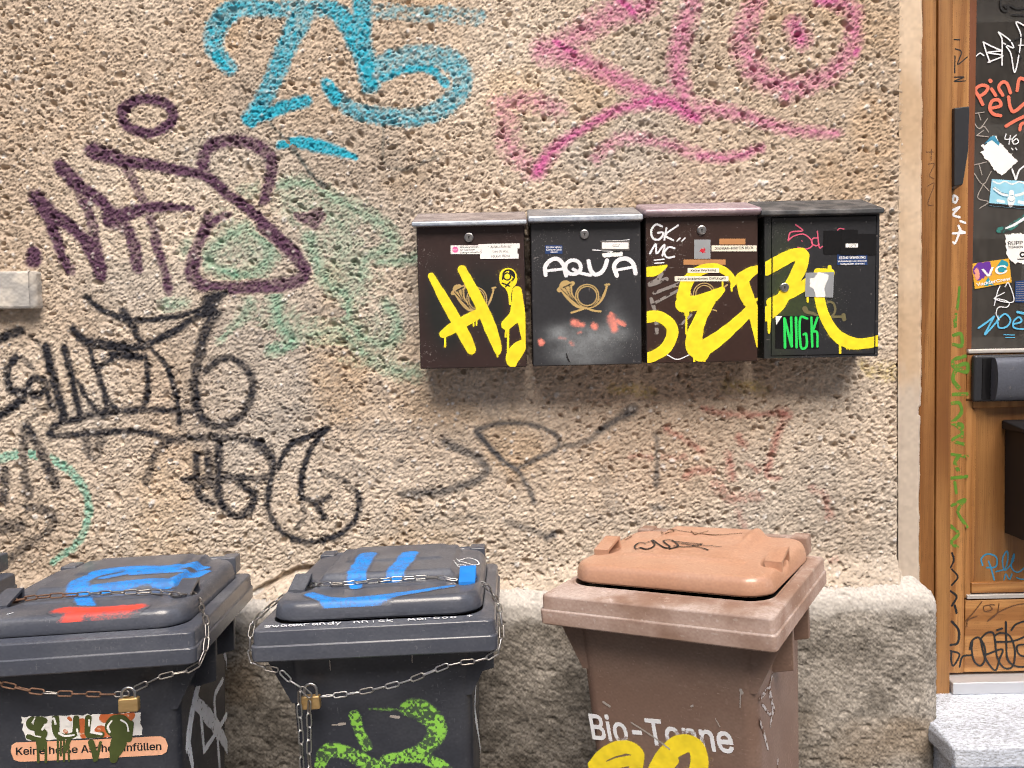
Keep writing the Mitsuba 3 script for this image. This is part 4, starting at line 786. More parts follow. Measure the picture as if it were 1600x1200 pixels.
def wall_piece(faces, cov, bsdf):
    used = np.unique(faces)
    back = np.zeros(len(V), np.int64)
    back[used] = np.arange(len(used))
    uv = np.column_stack([cov[used] if cov is not None else np.zeros(len(used)), PEB.ravel()[used]])
    path = meshkit.write_ply((V[used], back[faces]), False, uv, None, normals=NRM[used])
    return {'type': 'ply', 'filename': path, 'face_normals': False, 'bsdf': {'type': 'ref', 'id': bsdf}}


obj('plaster', wall_piece(F_[owner < 0], None, 'm_plaster'), None, wall)
for k, (name, rgb, soft, text) in enumerate(TAGS):
    if (owner == k).any():
        obj('graffiti', wall_piece(F_[owner == k], covf[k], wall_paint('m_tag_' + name, rgb)), None, wall, label=text, **({'kind': 'stuff'} if name in ('grime', 'yellowspray') else {}))

# plaster that carries on beyond the finely modelled stretch, and over the door
for args in ((-6, X0, 0.0, 0.3, 0.4, 7), (X0, X1, 0.012, 0.3, 0.4, Z0), (X0, 2.3, 0.0, 0.3, Z1, 7), (2.3, 8, 0.0, 0.3, 0.4, 7)):
    obj('plaster', bx(*args), 'm_plaster', wall)
obj('plaster', bx(X0, 1.045, 0.03, 0.3, Z0, Z1), 'm_plaster', wall)

# smooth edge strip at the door, its outer edge uneven, turning back into the reveal
zz = np.arange(0.70, Z1, 0.004)
wob = 0.006 * (meshkit.fbm(np.column_stack([zz * 9, zz * 0, zz * 0]), 3, 3) - 0.5) + 0.003 * (meshkit.fbm(np.column_stack([zz * 60, zz * 0, zz * 0]), 2, 4) - 0.5)
xo = np.interp(zz, [0.75, 0.98, 1.25, 1.32, 1.81, 2.3], [1.072, 1.065, 1.062, 1.065, 1.058, 1.050]) + wob - np.where((zz > 1.24) & (zz < 1.262), 0.004, 0)
xi = np.interp(zz, [0.75, 1.3, 2.3], [1.018, 1.008, 0.997]) - 0.004
cols = np.linspace(0, 1, 16)
rows = []
for s in cols:
    x = xi + (xo - xi) * s
    y = -0.004 - 0.003 * sst(0.25, 0.0, s * np.ones_like(zz)) * -1 + 0.0022 * (meshkit.fbm(np.column_stack([x * 90, zz * 60, zz * 0]), 3, 6) - 0.5) + 0.010 * max(0, s - 0.9) * 3
    rows.append(np.column_stack([x, y, zz]))
for dpt in (0.004, 0.012, 0.03, 0.06, 0.10, 0.16):
    rows.append(np.column_stack([xo - 0.001 + 0.0015 * np.sin(zz * 41), np.full_like(zz, dpt), zz]))
SV = np.vstack(rows)
nz = len(zz)
ii = np.arange(len(rows) * nz).reshape(len(rows), nz)
sq = np.stack([ii[:-1, :-1], ii[1:, :-1], ii[1:, 1:], ii[:-1, 1:]], -1).reshape(-1, 4)
obj('corner_strip', (SV, sq), 'm_strip', wall, smooth=True, label='smooth plaster edge strip beside the wooden door frame')

# stone plinth: a profile swept along the wall and round the corner into the doorway
prof = [(0.0, 0.814), (0.012, 0.808), (0.024, 0.801), (0.037, 0.793), (0.049, 0.785), (0.057, 0.777), (0.0615, 0.766), (0.063, 0.745)] + [(0.063 + 0.014 * (0.745 - z) / 0.745, z) for z in np.arange(0.741, 0.30, -0.004)] + [(0.074, 0.25), (0.076, 0.12), (0.077, -0.02)]
prof = np.array(prof)
dense = [prof[0]]
for a, b in zip(prof[:8][:-1], prof[:8][1:]):
    dense += [a + (b - a) * t for t in (0.34, 0.67, 1.0)]
prof = np.vstack([np.array(dense), prof[8:]])
CXP = 1.046
plan = [((x, 0.0), (0, -1)) for x in np.arange(-2.4, CXP, 0.004)] + [((CXP, 0.0), (math.sin(t), -math.cos(t))) for t in np.linspace(0, math.pi / 2, 24)] + [((CXP, y), (1, 0)) for y in np.arange(0.004, 0.2, 0.006)]
base = np.array([p[0] for p in plan])
nrm = np.array([p[1] for p in plan], float)
PX = base[:, None, 0] + nrm[:, None, 0] * prof[None, :, 0] * 0.95
PY = base[:, None, 1] + nrm[:, None, 1] * prof[None, :, 0]
PZ = np.broadcast_to(prof[None, :, 1], PX.shape).copy()
P3 = np.stack([PX, PY, PZ], -1)
P3[..., 2] -= 0.012 * sst(1.03, 1.10, PX) * sst(0.6, 0.75, PZ)
dsp = 0.003 * (meshkit.fbm(P3 * 7, 3, 41) - 0.5) + 0.0018 * (meshkit.fbm(P3 * 50, 2, 43) - 0.5) + 0.0030 * (meshkit.fbm(P3 * 140, 1, 47) - 0.5) + 0.0020 * (np.random.default_rng(5).random(PX.shape) - 0.5)
dsp -= 0.008 * np.clip(meshkit.noise(P3 * 55, 51) - 0.72, 0, 1) / 0.28
P3[..., 0] += nrm[:, None, 0] * dsp
P3[..., 1] += nrm[:, None, 1] * dsp
P3[..., 2] += 0.6 * dsp * sst(0.72, 0.78, PZ)
nr = len(prof)
ii = np.arange(len(plan) * nr).reshape(len(plan), nr)
pq = np.stack([ii[:-1, :-1], ii[:-1, 1:], ii[1:, 1:], ii[1:, :-1]], -1).reshape(-1, 4)
obj('plinth', (P3.reshape(-1, 3), pq), 'm_stone', wall, smooth=True, label='weathered grey stone plinth running along the foot of the wall behind the bins')

# window sill that reaches in from the left
sm = rbox(-1.95, -1.206, -0.040, 0.05, 1.563, 1.657, 0.006)
sm = sm.subdivide_to_size(0.008)
sv = np.array(sm.vertices)
cut = sst(-1.216, -1.206, sv[:, 0]) * sst(-0.02, -0.040, sv[:, 1])
sv[:, 0] -= 0.012 * cut
sv += (sv - [-1.6, 0, 1.61]) / np.linalg.norm(sv - [-1.6, 0, 1.61], axis=1, keepdims=True) * (0.005 * (meshkit.fbm(sv * 60, 3, 61) - 0.5))[:, None]
sm.vertices = sv
obj('window_sill', sm, 'm_sill', wall, smooth=40, label='whitish stone window sill reaching in at the left edge')

# ------------------------------------------------------------------ mailboxes
FR = -0.1150          # the plane of the box fronts
MP = Wallplane(FR - 0.0002)


def lock(parent, x, z, y, r=0.0115):
    k = obj('lock', cat(cyl((x, y + 0.004, z), (x, y - 0.003, z), r, 24), cyl((x, y - 0.003, z), (x, y - 0.006, z), r * 0.78, 24), trimesh.creation.torus(r * 0.86, r * 0.14, 24, 8, transform=np.array([[1, 0, 0, x], [0, 0, 1, y - 0.0035], [0, 1, 0, z], [0, 0, 0, 1.0]]))), 'm_steel', parent, smooth=35)
    obj('keyhole', cat(cyl((x, y - 0.0055, z + 0.001), (x, y - 0.0066, z + 0.001), r * 0.2, 10), bx(x - r * 0.09, x + r * 0.09, y - 0.0066, y - 0.0055, z - r * 0.42, z)), 'm_keyhole', k)


def mailbox(label, x0, x1, z0, z1, lid, front_mat, lid_mat, lip, lid_r, edge=False):
    k = thing('mailbox', label, 'mailbox', group='mailboxes in a row on the wall')
    obj('body', rbox(x0, x1, -0.1115, -0.006, z0, z1, 0.003), 'm_box_body', k, smooth=40)
    obj('front_flap', rbox(x0 + 0.0015, x1 - 0.0015, FR, -0.112, z0 + 0.0015, z1 - 0.002, 0.0014), front_mat, k, smooth=40)
    lx0, lx1, lz, bz = lid
    top = hull([(x, y, z) for x in (lx0 + lid_r, lx1 - lid_r) for y, z in ((-0.135 + lid_r, lz - lid_r), (-0.135 + lid_r, lz - lip + lid_r), (-0.127, lz - lip + lid_r))] + [(x, -0.012, bz - 0.004) for x in (lx0 + 0.006, lx1 - 0.006)] + [(x, -0.012, lz - lip + 0.002) for x in (lx0 + 0.006, lx1 - 0.006)], lid_r, 12)
    ld = obj('lid', top, lid_mat, k, smooth=40)
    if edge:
        obj('glint_strip', hull([(x, y, z) for x in (lx0 + 0.005, lx1 - 0.005) for y, z in ((-0.1342, lz - 0.0045), (-0.1342, lz - lip + 0.0035), (-0.128, lz - lip + 0.0035), (-0.129, lz - 0.004))], 0.0034, 12), 'm_skyglint', ld, smooth=40, label='front edge of the lid, coloured pale blue for the sky it reflects')
    return k


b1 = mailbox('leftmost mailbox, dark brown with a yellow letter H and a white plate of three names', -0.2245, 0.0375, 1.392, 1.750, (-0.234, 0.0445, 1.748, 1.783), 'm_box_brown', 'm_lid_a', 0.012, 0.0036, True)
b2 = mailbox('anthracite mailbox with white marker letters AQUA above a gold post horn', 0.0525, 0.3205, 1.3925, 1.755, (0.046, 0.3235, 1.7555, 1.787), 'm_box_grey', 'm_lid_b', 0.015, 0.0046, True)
b3 = mailbox('brown mailbox with two tan strips, silver bird sticker and white letter strips', 0.331, 0.605, 1.394, 1.757, (0.325, 0.609, 1.767, 1.791), 'm_box_umber', 'm_lid_c', 0.018, 0.0075)
clip = {b1: sbox(-0.223, 1.393, 0.036, 1.749), b2: sbox(0.054, 1.394, 0.319, 1.753), b3: sbox(0.3325, 1.3955, 0.6035, 1.755)}
# the fourth is a deeper box with an inset door
b4 = thing('mailbox', 'rightmost mailbox, black with an inset door and a green letter sticker at its lower left', 'mailbox', group='mailboxes in a row on the wall')
frame4 = m3.Manifold.cube((0.279, 0.108, 0.352)).translate((0.6205, -0.114, 1.4005)) - m3.Manifold.cube((0.256, 0.02, 0.338)).translate((0.6365, -0.125, 1.405))
obj('body', as_trimesh(frame4), 'm_box_black', b4)
obj('front_door', rbox(0.6382, 0.8908, -0.1150, -0.106, 1.4068, 1.7412, 0.0014), 'm_box_black', b4, smooth=40)
obj('lid', hull([(x, y, z) for x in (0.6085, 0.8985) for y, z in ((-0.133, 1.7545), (-0.133, 1.7475), (-0.12, 1.7475))] + [(x, -0.012, 1.793) for x in (0.6125, 0.8965)] + [(x, -0.012, 1.75) for x in (0.6125, 0.8965)], 0.0026, 10), 'm_lid_d', b4, smooth=40)
clip[b4] = unary_union([sbox(0.640, 1.408, 0.889, 1.7395), sbox(0.6215, 1.402, 0.6365, 1.752), sbox(0.8925, 1.402, 0.8985, 1.752)])
for b, x, z in ((b1, -0.097, 1.709), (b2, 0.183, 1.711), (b3, 0.467, 1.715), (b4, 0.668, 1.573)):
    lock(b, x, z, FR, 0.0112)


def paint(b, name, bsdf, part, label=None, lift=0.0004, wobble=0.12, split=False):
    return film(part, stroke_shape(name, wobble), MP, bsdf, b, lift, 0.0003, label, clip[b], split)


def card(b, name, bsdf, part, label=None, lift=0.0004, shape=None, thick=0.0004):
    return film(part, outline(name) if shape is None else shape, MP, bsdf, b, lift, thick, label)


def words(b, text, name, f0, f1, base, hgt, bsdf, lift, part='lettering', bold=False, holder=None):
    """A line of print inside the outline: from fraction f0 to f1 across, baseline at fraction base up, cap height as a fraction."""
    a = np.array(R[name], float).reshape(-1, 2) / 10000
    x0, z0, x1, z1 = a[:, 0].min(), a[:, 1].min(), a[:, 0].max(), a[:, 1].max()
    m = lettering(text, x0 + f0 * (x1 - x0), z0 + base * (z1 - z0), x0 + f1 * (x1 - x0), z0 + base * (z1 - z0), hgt * (z1 - z0), bold)
    return obj(part, MP.lay(m, lift), bsdf, holder or b)


paint(b1, 'mb1_horn', 'm_gold', 'post_horn', 'gold post horn printed on the front, half under the yellow paint', 0.0002, 0)
paint(b1, 'mb1_hornd', 'm_box_body', 'post_horn_line', None, 0.0006, 0)
def halo(b, name, bsdf, lift=0.0001, grow=1.45, cap=0.34, soft=0.75, label=None, part='overspray'):
    x0, z0, x1, z1 = clip[b].bounds
    return spray(part, name, lambda a, c: np.column_stack([a, np.full_like(a, FR - 0.0002 - lift), c]), bsdf, b, label, soft, grow, 0.0018, 5, cap, lambda a, c: (a > x0) & (a < x1) & (c > z0) & (c < z1))


halo(b1, 'mb1_yellow', 'm_sp_y1')
paint(b1, 'mb1_yellow', 'm_yellow', 'graffiti', 'thick dripping yellow letters H and A', 0.0009)
paint(b1, 'mb1_black', 'm_ink', 'doodle', 'small black skull doodle on the yellow blob', 0.0013, 0)
k = card(b1, 'pink_note', 'm_paper', 'sticker', 'small white sticker with a pink stop disc')
c = outline('pink_dot').centroid
film('disc', c.buffer(0.0072, 16), MP, 'm_magenta', k, 0.0009)
for t, bs in (('Bitte keine Werbung', 0.68), ('und kostenlosen', 0.40), ('Zeitungen einwerfen', 0.12)):
    words(b1, t, 'pink_note', 0.31, 0.95 if t[0] != 'u' else 0.8, bs, 0.17, 'm_ink', 0.0008, bold=True, holder=k)
words(b1, 'STOP', 'pink_dot', 0.12, 0.88, 0.38, 0.24, 'm_paper', 0.0013, bold=True, holder=k)
k = card(b1, 'name_plate', 'm_paper', 'name_plate', 'white notched plate with three printed names', 0.0006)
for t, bs, f0, f1 in (('"Juliane Scholz"', 0.72, 0.25, 0.8), ('Lea Krebs', 0.42, 0.35, 0.72), ('Fabian Witte', 0.11, 0.3, 0.76)):
    words(b1, t, 'name_plate', f0, f1, bs, 0.155, 'm_ink', 0.0011, holder=k)

paint(b2, 'mb2_horn', 'm_gold', 'post_horn', 'gold post horn emblem printed on the front', 0.0003, 0)
paint(b2, 'mb2_hornd', 'm_ink', 'post_horn_line', None, 0.0007, 0)
paint(b2, 'mb2_white', 'm_white', 'graffiti', 'white marker letters AQUA', 0.0004, 0.08)
halo(b2, 'mb2_salmon', 'm_sp_salmon', 0.0004, 1.5, 0.95, 0.85, 'soft salmon pink spray dabs', 'graffiti')
paint(b2, 'mb2_scratch', 'm_ink', 'scratch', None, 0.0008, 0.6)
paint(b2, 'mb2_strip', 'm_white', 'tape_scrap', None, 0.0004, 0.3)
k = card(b2, 'blue_note', 'm_navy', 'sticker', 'small blue sticker with white print')
for t, bs in (('Bitte keine Werbung', 0.68), ('& kostenlose Zeitung', 0.40), ('einwerfen', 0.12)):
    words(b2, t, 'blue_note', 0.06 if t[0] != 'e' else 0.28, 0.94 if t[0] != 'e' else 0.7, bs, 0.18, 'm_paper', 0.0009, bold=True, holder=k)
k = card(b2, 'holder', 'm_dullsteel', 'name_holder', 'metal name holder with a white card', 0.0003, thick=0.0012)
film('card', outline('holder_card'), MP, 'm_paper', k, 0.0017)
for j, (f0, f1) in enumerate(((0.38, 0.66), (0.40, 0.64))):  # print too small to read: broken dashes
    a = np.array(R['holder_card'], float).reshape(-1, 2) / 10000
    w = a[1, 0] - a[0, 0]
    zc = a[:, 1].mean() + 0.0016 - 0.0034 * j
    film('print', unary_union([sbox(a[0, 0] + w * f, zc - 0.0005, a[0, 0] + w * (f + 0.035), zc + 0.0005) for f in np.arange(f0, f1, 0.05)]), MP, 'm_box_body', k, 0.0021)
card(b2, 'strip', 'm_paper', 'paper_strip', 'blank white paper strip under the name holder', shape=torn(outline('strip'), 0.0008, 0.003, 4))

paint(b3, 'mb3_horn', 'm_gold', 'post_horn', None, 0.0002, 0)
paint(b3, 'mb3_ghost', 'm_marker', 'scrawl', 'half rubbed off grey marker strokes', 0.0005, 0.4)
halo(b3, 'mb3_yellow', 'm_sp_y3')
paint(b3, 'mb3_yellow', 'm_yellow', 'graffiti', 'thick dripping yellow letters S E R', 0.0009)
paint(b3, 'mb3_white', 'm_white', 'graffiti', 'white marker letters GK MC', 0.0005, 0.1)
card(b3, 'brown1', 'm_tan', 'tan_strip')
card(b3, 'brown2', 'm_tan', 'tan_strip')
k = card(b3, 'silver', 'm_silver', 'sticker', 'silver sticker with a red bird', 0.0005)
film('bird', outline('bird'), MP, 'm_red', k, 0.001)
for nm, t, f0, f1 in (('dymo1', 'DAGMAR+MARTIN BECK', 0.07, 0.93), ('dymo2', 'Keine Werbung', 0.1, 0.9), ('dymo3', 'keine kostenlosen Zeitungen', 0.06, 0.95)):
    k = card(b3, nm, 'm_cream', 'letter_strip', 'cream strip with black print', 0.0013)
    words(b3, t, nm, f0, f1, 0.34, 0.36, 'm_ink', 0.0018, bold=True, holder=k)

paint(b4, 'mb4_horn', 'm_oldgold', 'post_horn', 'faded olive post horn', 0.0003, 0)
clip[b4], keep4 = sbox(0.640, 1.408, 0.889, 1.7395), clip[b4]
halo(b4, 'mb4_yellow', 'm_sp_y4', 0.0001)
paint(b4, 'mb4_yellow', 'm_yellow', 'graffiti', 'thick yellow paint stroke of the letter R on the door', 0.0009, 0.12, True)
clip[b4] = sbox(0.6215, 1.402, 0.6365, 1.752)
film('graffiti', stroke_shape('mb4_yellow', 0.12), MP, 'm_yellow', b4, 0.0003, 0.0003, None, sbox(0.6215, 1.52, 0.6365, 1.752))
film('graffiti', stroke_shape('mb4_yellow', 0.12), MP, 'm_yellow', b4, 0.0003, 0.0003, None, sbox(0.6215, 1.402, 0.6365, 1.52))
film('graffiti', stroke_shape('mb4_yellow', 0.12), MP, 'm_yellow', b4, 0.0003, 0.0003, None, sbox(0.8925, 1.402, 0.8985, 1.752))
clip[b4] = keep4
paint(b4, 'mb4_pink', 'm_pink', 'marker_tag', 'thin pink marker stroke', 0.0006, 0.1)
card(b4, 'silver4', 'm_silver', 'sticker', 'silver sticker half covered by white torn paper', 0.0015)
card(b4, 'white4', 'm_paper', 'paper_scrap', 'white torn paper on the silver sticker', 0.0021, shape=torn(outline('white4'), 0.0009, 0.003, 2))
k = card(b4, 'nick_bg', 'm_tape', 'sticker', 'black sticker with green block letters NICK', 0.0005)
film('corner', outline('nick_corner'), MP, 'm_paper', k, 0.001)
film('lettering', stroke_shape('mb4_nick'), MP, 'm_neongreen', k, 0.001)
for i, nm in enumerate(('tape1', 'tape2', 'tape3', 'tape4')):
    card(b4, nm, 'm_tape', 'tape', 'shiny black tape patch' if i == 0 else None, 0.0004 + 0.0005 * i, shape=torn(outline(nm), 0.0004, 0.006, i))
k = card(b4, 'lotze', 'm_paper', 'name_strip', 'small white name strip on the black tape', 0.0025)
words(b4, 'LOTTE', 'lotze', 0.3, 0.85, 0.25, 0.5, 'm_ink', 0.003, holder=k)
k = card(b4, 'textblock', 'm_navy', 'sticker', 'small dark sticker with white print against advertising', 0.0003)
for t, bs, f0, f1, h in (('Bitte', 0.86, 0.42, 0.56, 0.12), ('KEINE WERBUNG', 0.56, 0.06, 0.94, 0.22), ('Wurfsendungen und kostenlose', 0.30, 0.02, 0.98, 0.14), ('Anzeigenblätter einwerfen!', 0.06, 0.1, 0.9, 0.14)):
    words(b4, t, 'textblock', f0, f1, bs, h, 'm_paper', 0.0008, bold=True, holder=k)

# ------------------------------------------------------------------ the doorway
door = thing('front_door', 'brown wooden front door with a tall sticker covered glass pane', 'door')
DY, JY = 0.130, 0.100


def slab(quad, y0, y1, r=0.003):
    """A board with the four front corners (x, z), from y0 back to y1."""
    c = np.mean(quad, axis=0)
    return hull([(x + (r if x < c[0] else -r), y, z + (r if z < c[1] else -r)) for x, z in quad for y in (y0 + r, y1 - r)], r)


obj('frame_board', slab([(1.02, 2.7), (1.1345, 2.7), (1.166, 0.45), (1.02, 0.45)], JY, 0.24), 'm_wood_jamb', door, smooth=40)
obj('frame_board', slab([(1.1365, 2.7), (1.175, 2.7), (1.2095, 0.4165), (1.168, 0.4165)], JY - 0.004, 0.24), 'm_wood_jamb', door, smooth=40)
obj('frame_board', slab([(2.2, 2.7), (2.32, 2.7), (2.32, 0.43), (2.2, 0.43)], JY, 0.24), 'm_wood_jamb', door, smooth=40)
obj('frame_board', slab([(1.02, 2.66), (2.32, 2.66), (2.32, 2.78), (1.02, 2.78)], JY - 0.002, 0.24), 'm_wood_jamb', door, smooth=40)
obj('stile', slab([(1.178, 2.64), (1.2405, 2.64), (1.2665, 0.482), (1.20, 0.482)], DY, 0.175), 'm_wood_stile', door, smooth=40)
obj('stile', slab([(2.11, 2.64), (2.21, 2.64), (2.21, 0.482), (2.11, 0.482)], DY, 0.175), 'm_wood_stile', door, smooth=40)
obj('rail', rbox(1.2575, 2.109, DY + 0.001, 0.175, 1.262, 1.388, 0.003), 'm_wood_rail', door, smooth=40)
obj('rail', rbox(1.267, 2.109, DY + 0.001, 0.175, 0.483, 0.693, 0.003), 'm_wood_rail', door, smooth=40)
obj('glazing_bead', cat(slab([(1.2415, 2.64), (1.2535, 2.64), (1.2645, 1.402), (1.2545, 1.402)], DY + 0.004, 0.147, 0.002), slab([(1.2545, 2.64), (1.262, 2.64), (1.2735, 1.402), (1.2655, 1.402)], DY + 0.009, 0.149, 0.002)), 'm_bead', door, smooth=40)
obj('weather_bar', rbox(1.258, 2.1, DY - 0.004, 0.15, 1.3895, 1.4015, 0.003), 'm_sillbar', door, smooth=40, label='pale metal bar below the glass')
obj('glass', {'type': 'rectangle', 'to_world': T().translate([1.68, 0.150, 2.02]).rotate([1, 0, 0], 90).scale([0.43, 0.62, 1]), 'bsdf': {'type': 'ref', 'id': 'm_glass'}}, None, door)
obj('panel_moulding', cat(slab([(1.2580, 1.260), (1.2780, 1.260), (1.2840, 0.697), (1.2660, 0.697)], DY + 0.005, 0.17, 0.003), rbox(1.2790, 2.108, DY + 0.005, 0.17, 1.2385, 1.2605, 0.003), slab([(1.279, 1.236), (1.293, 1.222), (1.297, 0.748), (1.285, 0.735)], DY + 0.012, 0.17, 0.003)), 'm_wood_stile', door, smooth=40)
obj('panel_moulding', rbox(1.285, 2.108, DY + 0.003, 0.17, 0.712, 0.742, 0.003), 'm_wood_rail', door, smooth=40)
obj('panel_moulding', rbox(1.27, 2.108, DY - 0.002, 0.17, 0.697, 0.709, 0.002), 'm_sillbar', door, smooth=40, label='worn pale moulding along the foot of the lower panel')
obj('panel', rbox(1.285, 2.108, DY + 0.013, 0.172, 0.735, 1.245, 0.002), 'm_wood_panel', door, smooth=40)
obj('door_handle', hull([(1.187, 0.088, 2.040), (1.221, 0.088, 2.043), (1.220, 0.088, 1.930), (1.208, 0.088, 1.845), (1.190, 0.088, 1.842), (1.187, 0.13, 2.045), (1.223, 0.13, 2.046), (1.211, 0.13, 1.838), (1.189, 0.13, 1.838)], 0.003, 10), 'm_darkmetal', door, smooth=40, label='dark tapering pull handle')
slot = obj('letter_slot', rbox(1.266, 1.63, 0.112, 0.131, 1.257, 1.386, 0.008, 14), 'm_darkmetal', door, smooth=40, label='wide dark metal letter slot with a curved flap')
ang = np.linspace(-1.25, 1.25, 24)
flap = Polygon([(0.100 - 0.022 * math.cos(a), 1.3205 + 0.058 * math.sin(a) / math.sin(1.25)) for a in ang] + [(0.113, 1.3785), (0.113, 1.2625)])
fm = extrude(flap, 0.30)
fm.vertices = np.column_stack([fm.vertices[:, 2] + 1.312, fm.vertices[:, 0], fm.vertices[:, 1]])
fm.fix_normals()
obj('flap', fm, 'm_slotflap', slot, smooth=40)
obj('recess', rbox(1.288, 1.3118, 0.1095, 0.1125, 1.265, 1.378, 0.0012), 'm_tape', slot, smooth=40)
obj('threshold', rbox(1.2115, 2.2, 0.085, 0.2, 0.440, 0.4745, 0.003), 'm_threshold', door, smooth=40, label='pale metal threshold strip under the door')
obj('hallway', cat(bx(1.1, 2.4, 2.0, 2.02, 0.4, 2.8), bx(1.08, 1.1, 0.2, 2.0, 0.4, 2.8), bx(2.4, 2.42, 0.2, 2.0, 0.4, 2.8), bx(1.1, 2.4, 0.2, 2.0, 2.8, 2.82), bx(1.1, 2.4, 0.2, 2.0, 0.38, 0.4)), 'm_hall', door)

GP, SP = Wallplane(0.1485), Wallplane(DY)
on_glass = sbox(1.275, 1.404, 2.08, 2.62)
gfilm = lambda part, shape, mat, label=None, lift=0.0003, parent=None, **kw: film(part, shape, GP, mat, parent or door, lift, 0.0003, label, None, **kw)
gfilm('graffiti', stroke_shape('gl_white', 0.1), 'm_white', 'thin white marker tags on the glass', 0.0014)
gfilm('graffiti', stroke_shape('gl_scratch'), 'm_scratch', 'grey scratched letters on the glass')
gfilm('graffiti', stroke_shape('gl_red', 0.1), 'm_coral', 'coral red marker letters on the glass', 0.0006)
gfilm('graffiti', stroke_shape('gl_black', 0.1), 'm_ink', 'black scribble at the top of the glass', 0.0018)
gfilm('graffiti', stroke_shape('gl_teal', 0.4), 'm_tealspray', 'teal spray dash with a white core')
gfilm('graffiti', stroke_shape('gl_tealw', 0.3), 'm_white', None, 0.0008)
gfilm('graffiti', stroke_shape('gl_blue', 0.2), 'm_skyblue', 'blue marker scrawl low on the glass', 0.0006)
k = gfilm('sticker', torn(outline('torn_white'), 0.0016, 0.004, 5), 'm_paper', 'white torn sticker set diagonally on the glass', 0.0006)
gfilm('corner', outline('torn_blue'), 'm_penblue', None, 0.0011, k)
k = gfilm('sticker', outline('cyan_card'), 'm_cardblue', 'light blue sticker with a white figure, arms spread', 0.0006)
gfilm('figure', stroke_shape('card_white', 0.3).intersection(outline('cyan_card')), 'm_paper', None, 0.0011, k)
gfilm('figure_line', stroke_shape('card_dark').intersection(outline('cyan_card')), 'm_penblue', None, 0.0016, k)
gfilm('bar', outline('cyan_bar'), 'm_ink', None, 0.0011, k)
k = gfilm('sticker', torn(outline('rupp'), 0.0014, 0.004, 9), 'm_paper', 'white torn sticker with black slab letters', 0.0006)
rp = np.array(R['rupp'], float).reshape(-1, 2) / 10000
rx, rz = rp[0]
obj('lettering', GP.lay(lettering('RUPP', rx + 0.009, rz - 0.029, rx + 0.050, rz - 0.028, 0.0105, True), 0.0012), 'm_ink', k)
obj('lettering', GP.lay(lettering('TIBAGON', rx + 0.010, rz - 0.038, rx + 0.050, rz - 0.037, 0.006, True), 0.0012), 'm_ink', k)
gfilm('ornament', unary_union([Point(rx + 0.05, rz - 0.055).buffer(0.008).difference(Point(rx + 0.05, rz - 0.055).buffer(0.004)), sbox(rx + 0.036, rz - 0.069, rx + 0.058, rz - 0.066)]), 'm_ink', None, 0.0012, k)
vc = outline('vc')
k = gfilm('sticker', vc, 'm_vcyellow', 'colourful yellow, purple and teal sticker with white letters', 0.0006)
for nm, mt, lf in (('vc_purple', 'm_purple', 0.001), ('vc_teal', 'm_vcteal', 0.001), ('vc_teal2', 'm_vcteal', 0.001), ('vc_pink', 'm_vcpink', 0.0014)):
    gfilm('colour_patch', torn(outline(nm), 0.002, 0.006, 3).intersection(vc), mt, None, lf, k)
va = np.array(R['vc'], float).reshape(-1, 2) / 10000
at = lambda s, t: va[3] + (va[2] - va[3]) * s + (va[0] - va[3]) * t
for txt_, s0, s1, t0, hh in (('VC', 0.24, 0.92, 0.40, 0.022), ('VadderCrew', 0.05, 0.97, 0.10, 0.0085)):
    (ax, az), (bx_, bz_) = at(s0, t0), at(s1, t0)
    obj('lettering', GP.lay(lettering(txt_, ax, az, bx_, bz_, hh, True), 0.0019), 'm_paper', k)
info = outline('info')
k = gfilm('sticker', info, 'm_navy', 'small dark sticker with fine white print', 0.0006)
ib = info.bounds
gfilm('print', unary_union([sbox(ib[0] + 0.003 + 0.004 * j, z, ib[0] + 0.0062 + 0.004 * j, z + 0.0014) for j in range(7) for z in np.linspace(ib[1] + 0.006, ib[3] - 0.006, 9)]).intersection(info), 'm_scratch', None, 0.0011, k)
film('graffiti', stroke_shape('st_green', 0.4, 0.85), SP, 'm_leafgreen', door, 0.0004, 0.0003, 'green vertical tag running down the door stile', None)
film('graffiti', stroke_shape('st_black', 0.3), SP, 'm_ink', door, 0.0004, 0.0003, 'black marks on the door stile', None)
film('graffiti', stroke_shape('st_white', 0.2), SP, 'm_white', door, 0.0004, 0.0003, 'small white marks below the pull handle', None)
film('graffiti', stroke_shape('jb_black'), Wallplane(JY), 'm_brownpen', door, 0.0004, 0.0003, None, None)
film('graffiti', stroke_shape('bt_black', 0.3), SP, 'm_ink', door, 0.0004 - 0.001, 0.0016, 'black looping tag on the bottom rail', sbox(1.2675, 0.484, 1.7, 0.692))
film('graffiti', stroke_shape('bt_brown'), SP, 'm_brownpen', door, 0.0004 - 0.001, 0.0015, 'thin brown scrawl on the bottom rail', sbox(1.2675, 0.484, 1.7, 0.692))
film('graffiti', stroke_shape('pn_blue', 0.2), Wallplane(DY + 0.013), 'm_penblue', door, 0.0004, 0.0003, 'blue scrawl at the foot of the lower panel', sbox(1.299, 0.745, 1.7, 1.2))

fbx = thing('flyer_box', 'narrow black letter box hung on the lower door panel at the right edge', 'letter box')
obj('body', slab([(1.372, 1.178), (1.65, 1.178), (1.65, 0.882), (1.378, 0.882)], 0.035, 0.142, 0.004), 'm_flyer', fbx, smooth=40)
obj('front_flap', slab([(1.384, 1.170), (1.64, 1.170), (1.64, 0.890), (1.389, 0.890)], 0.028, 0.0365, 0.003), 'm_flyer', fbx, smooth=40)
obj('lid', hull([(1.367, 0.024, 1.183), (1.656, 0.024, 1.183), (1.367, 0.138, 1.199), (1.656, 0.138, 1.199), (1.367, 0.138, 1.18), (1.656, 0.138, 1.18)], 0.004), 'm_flyer', fbx, smooth=40)

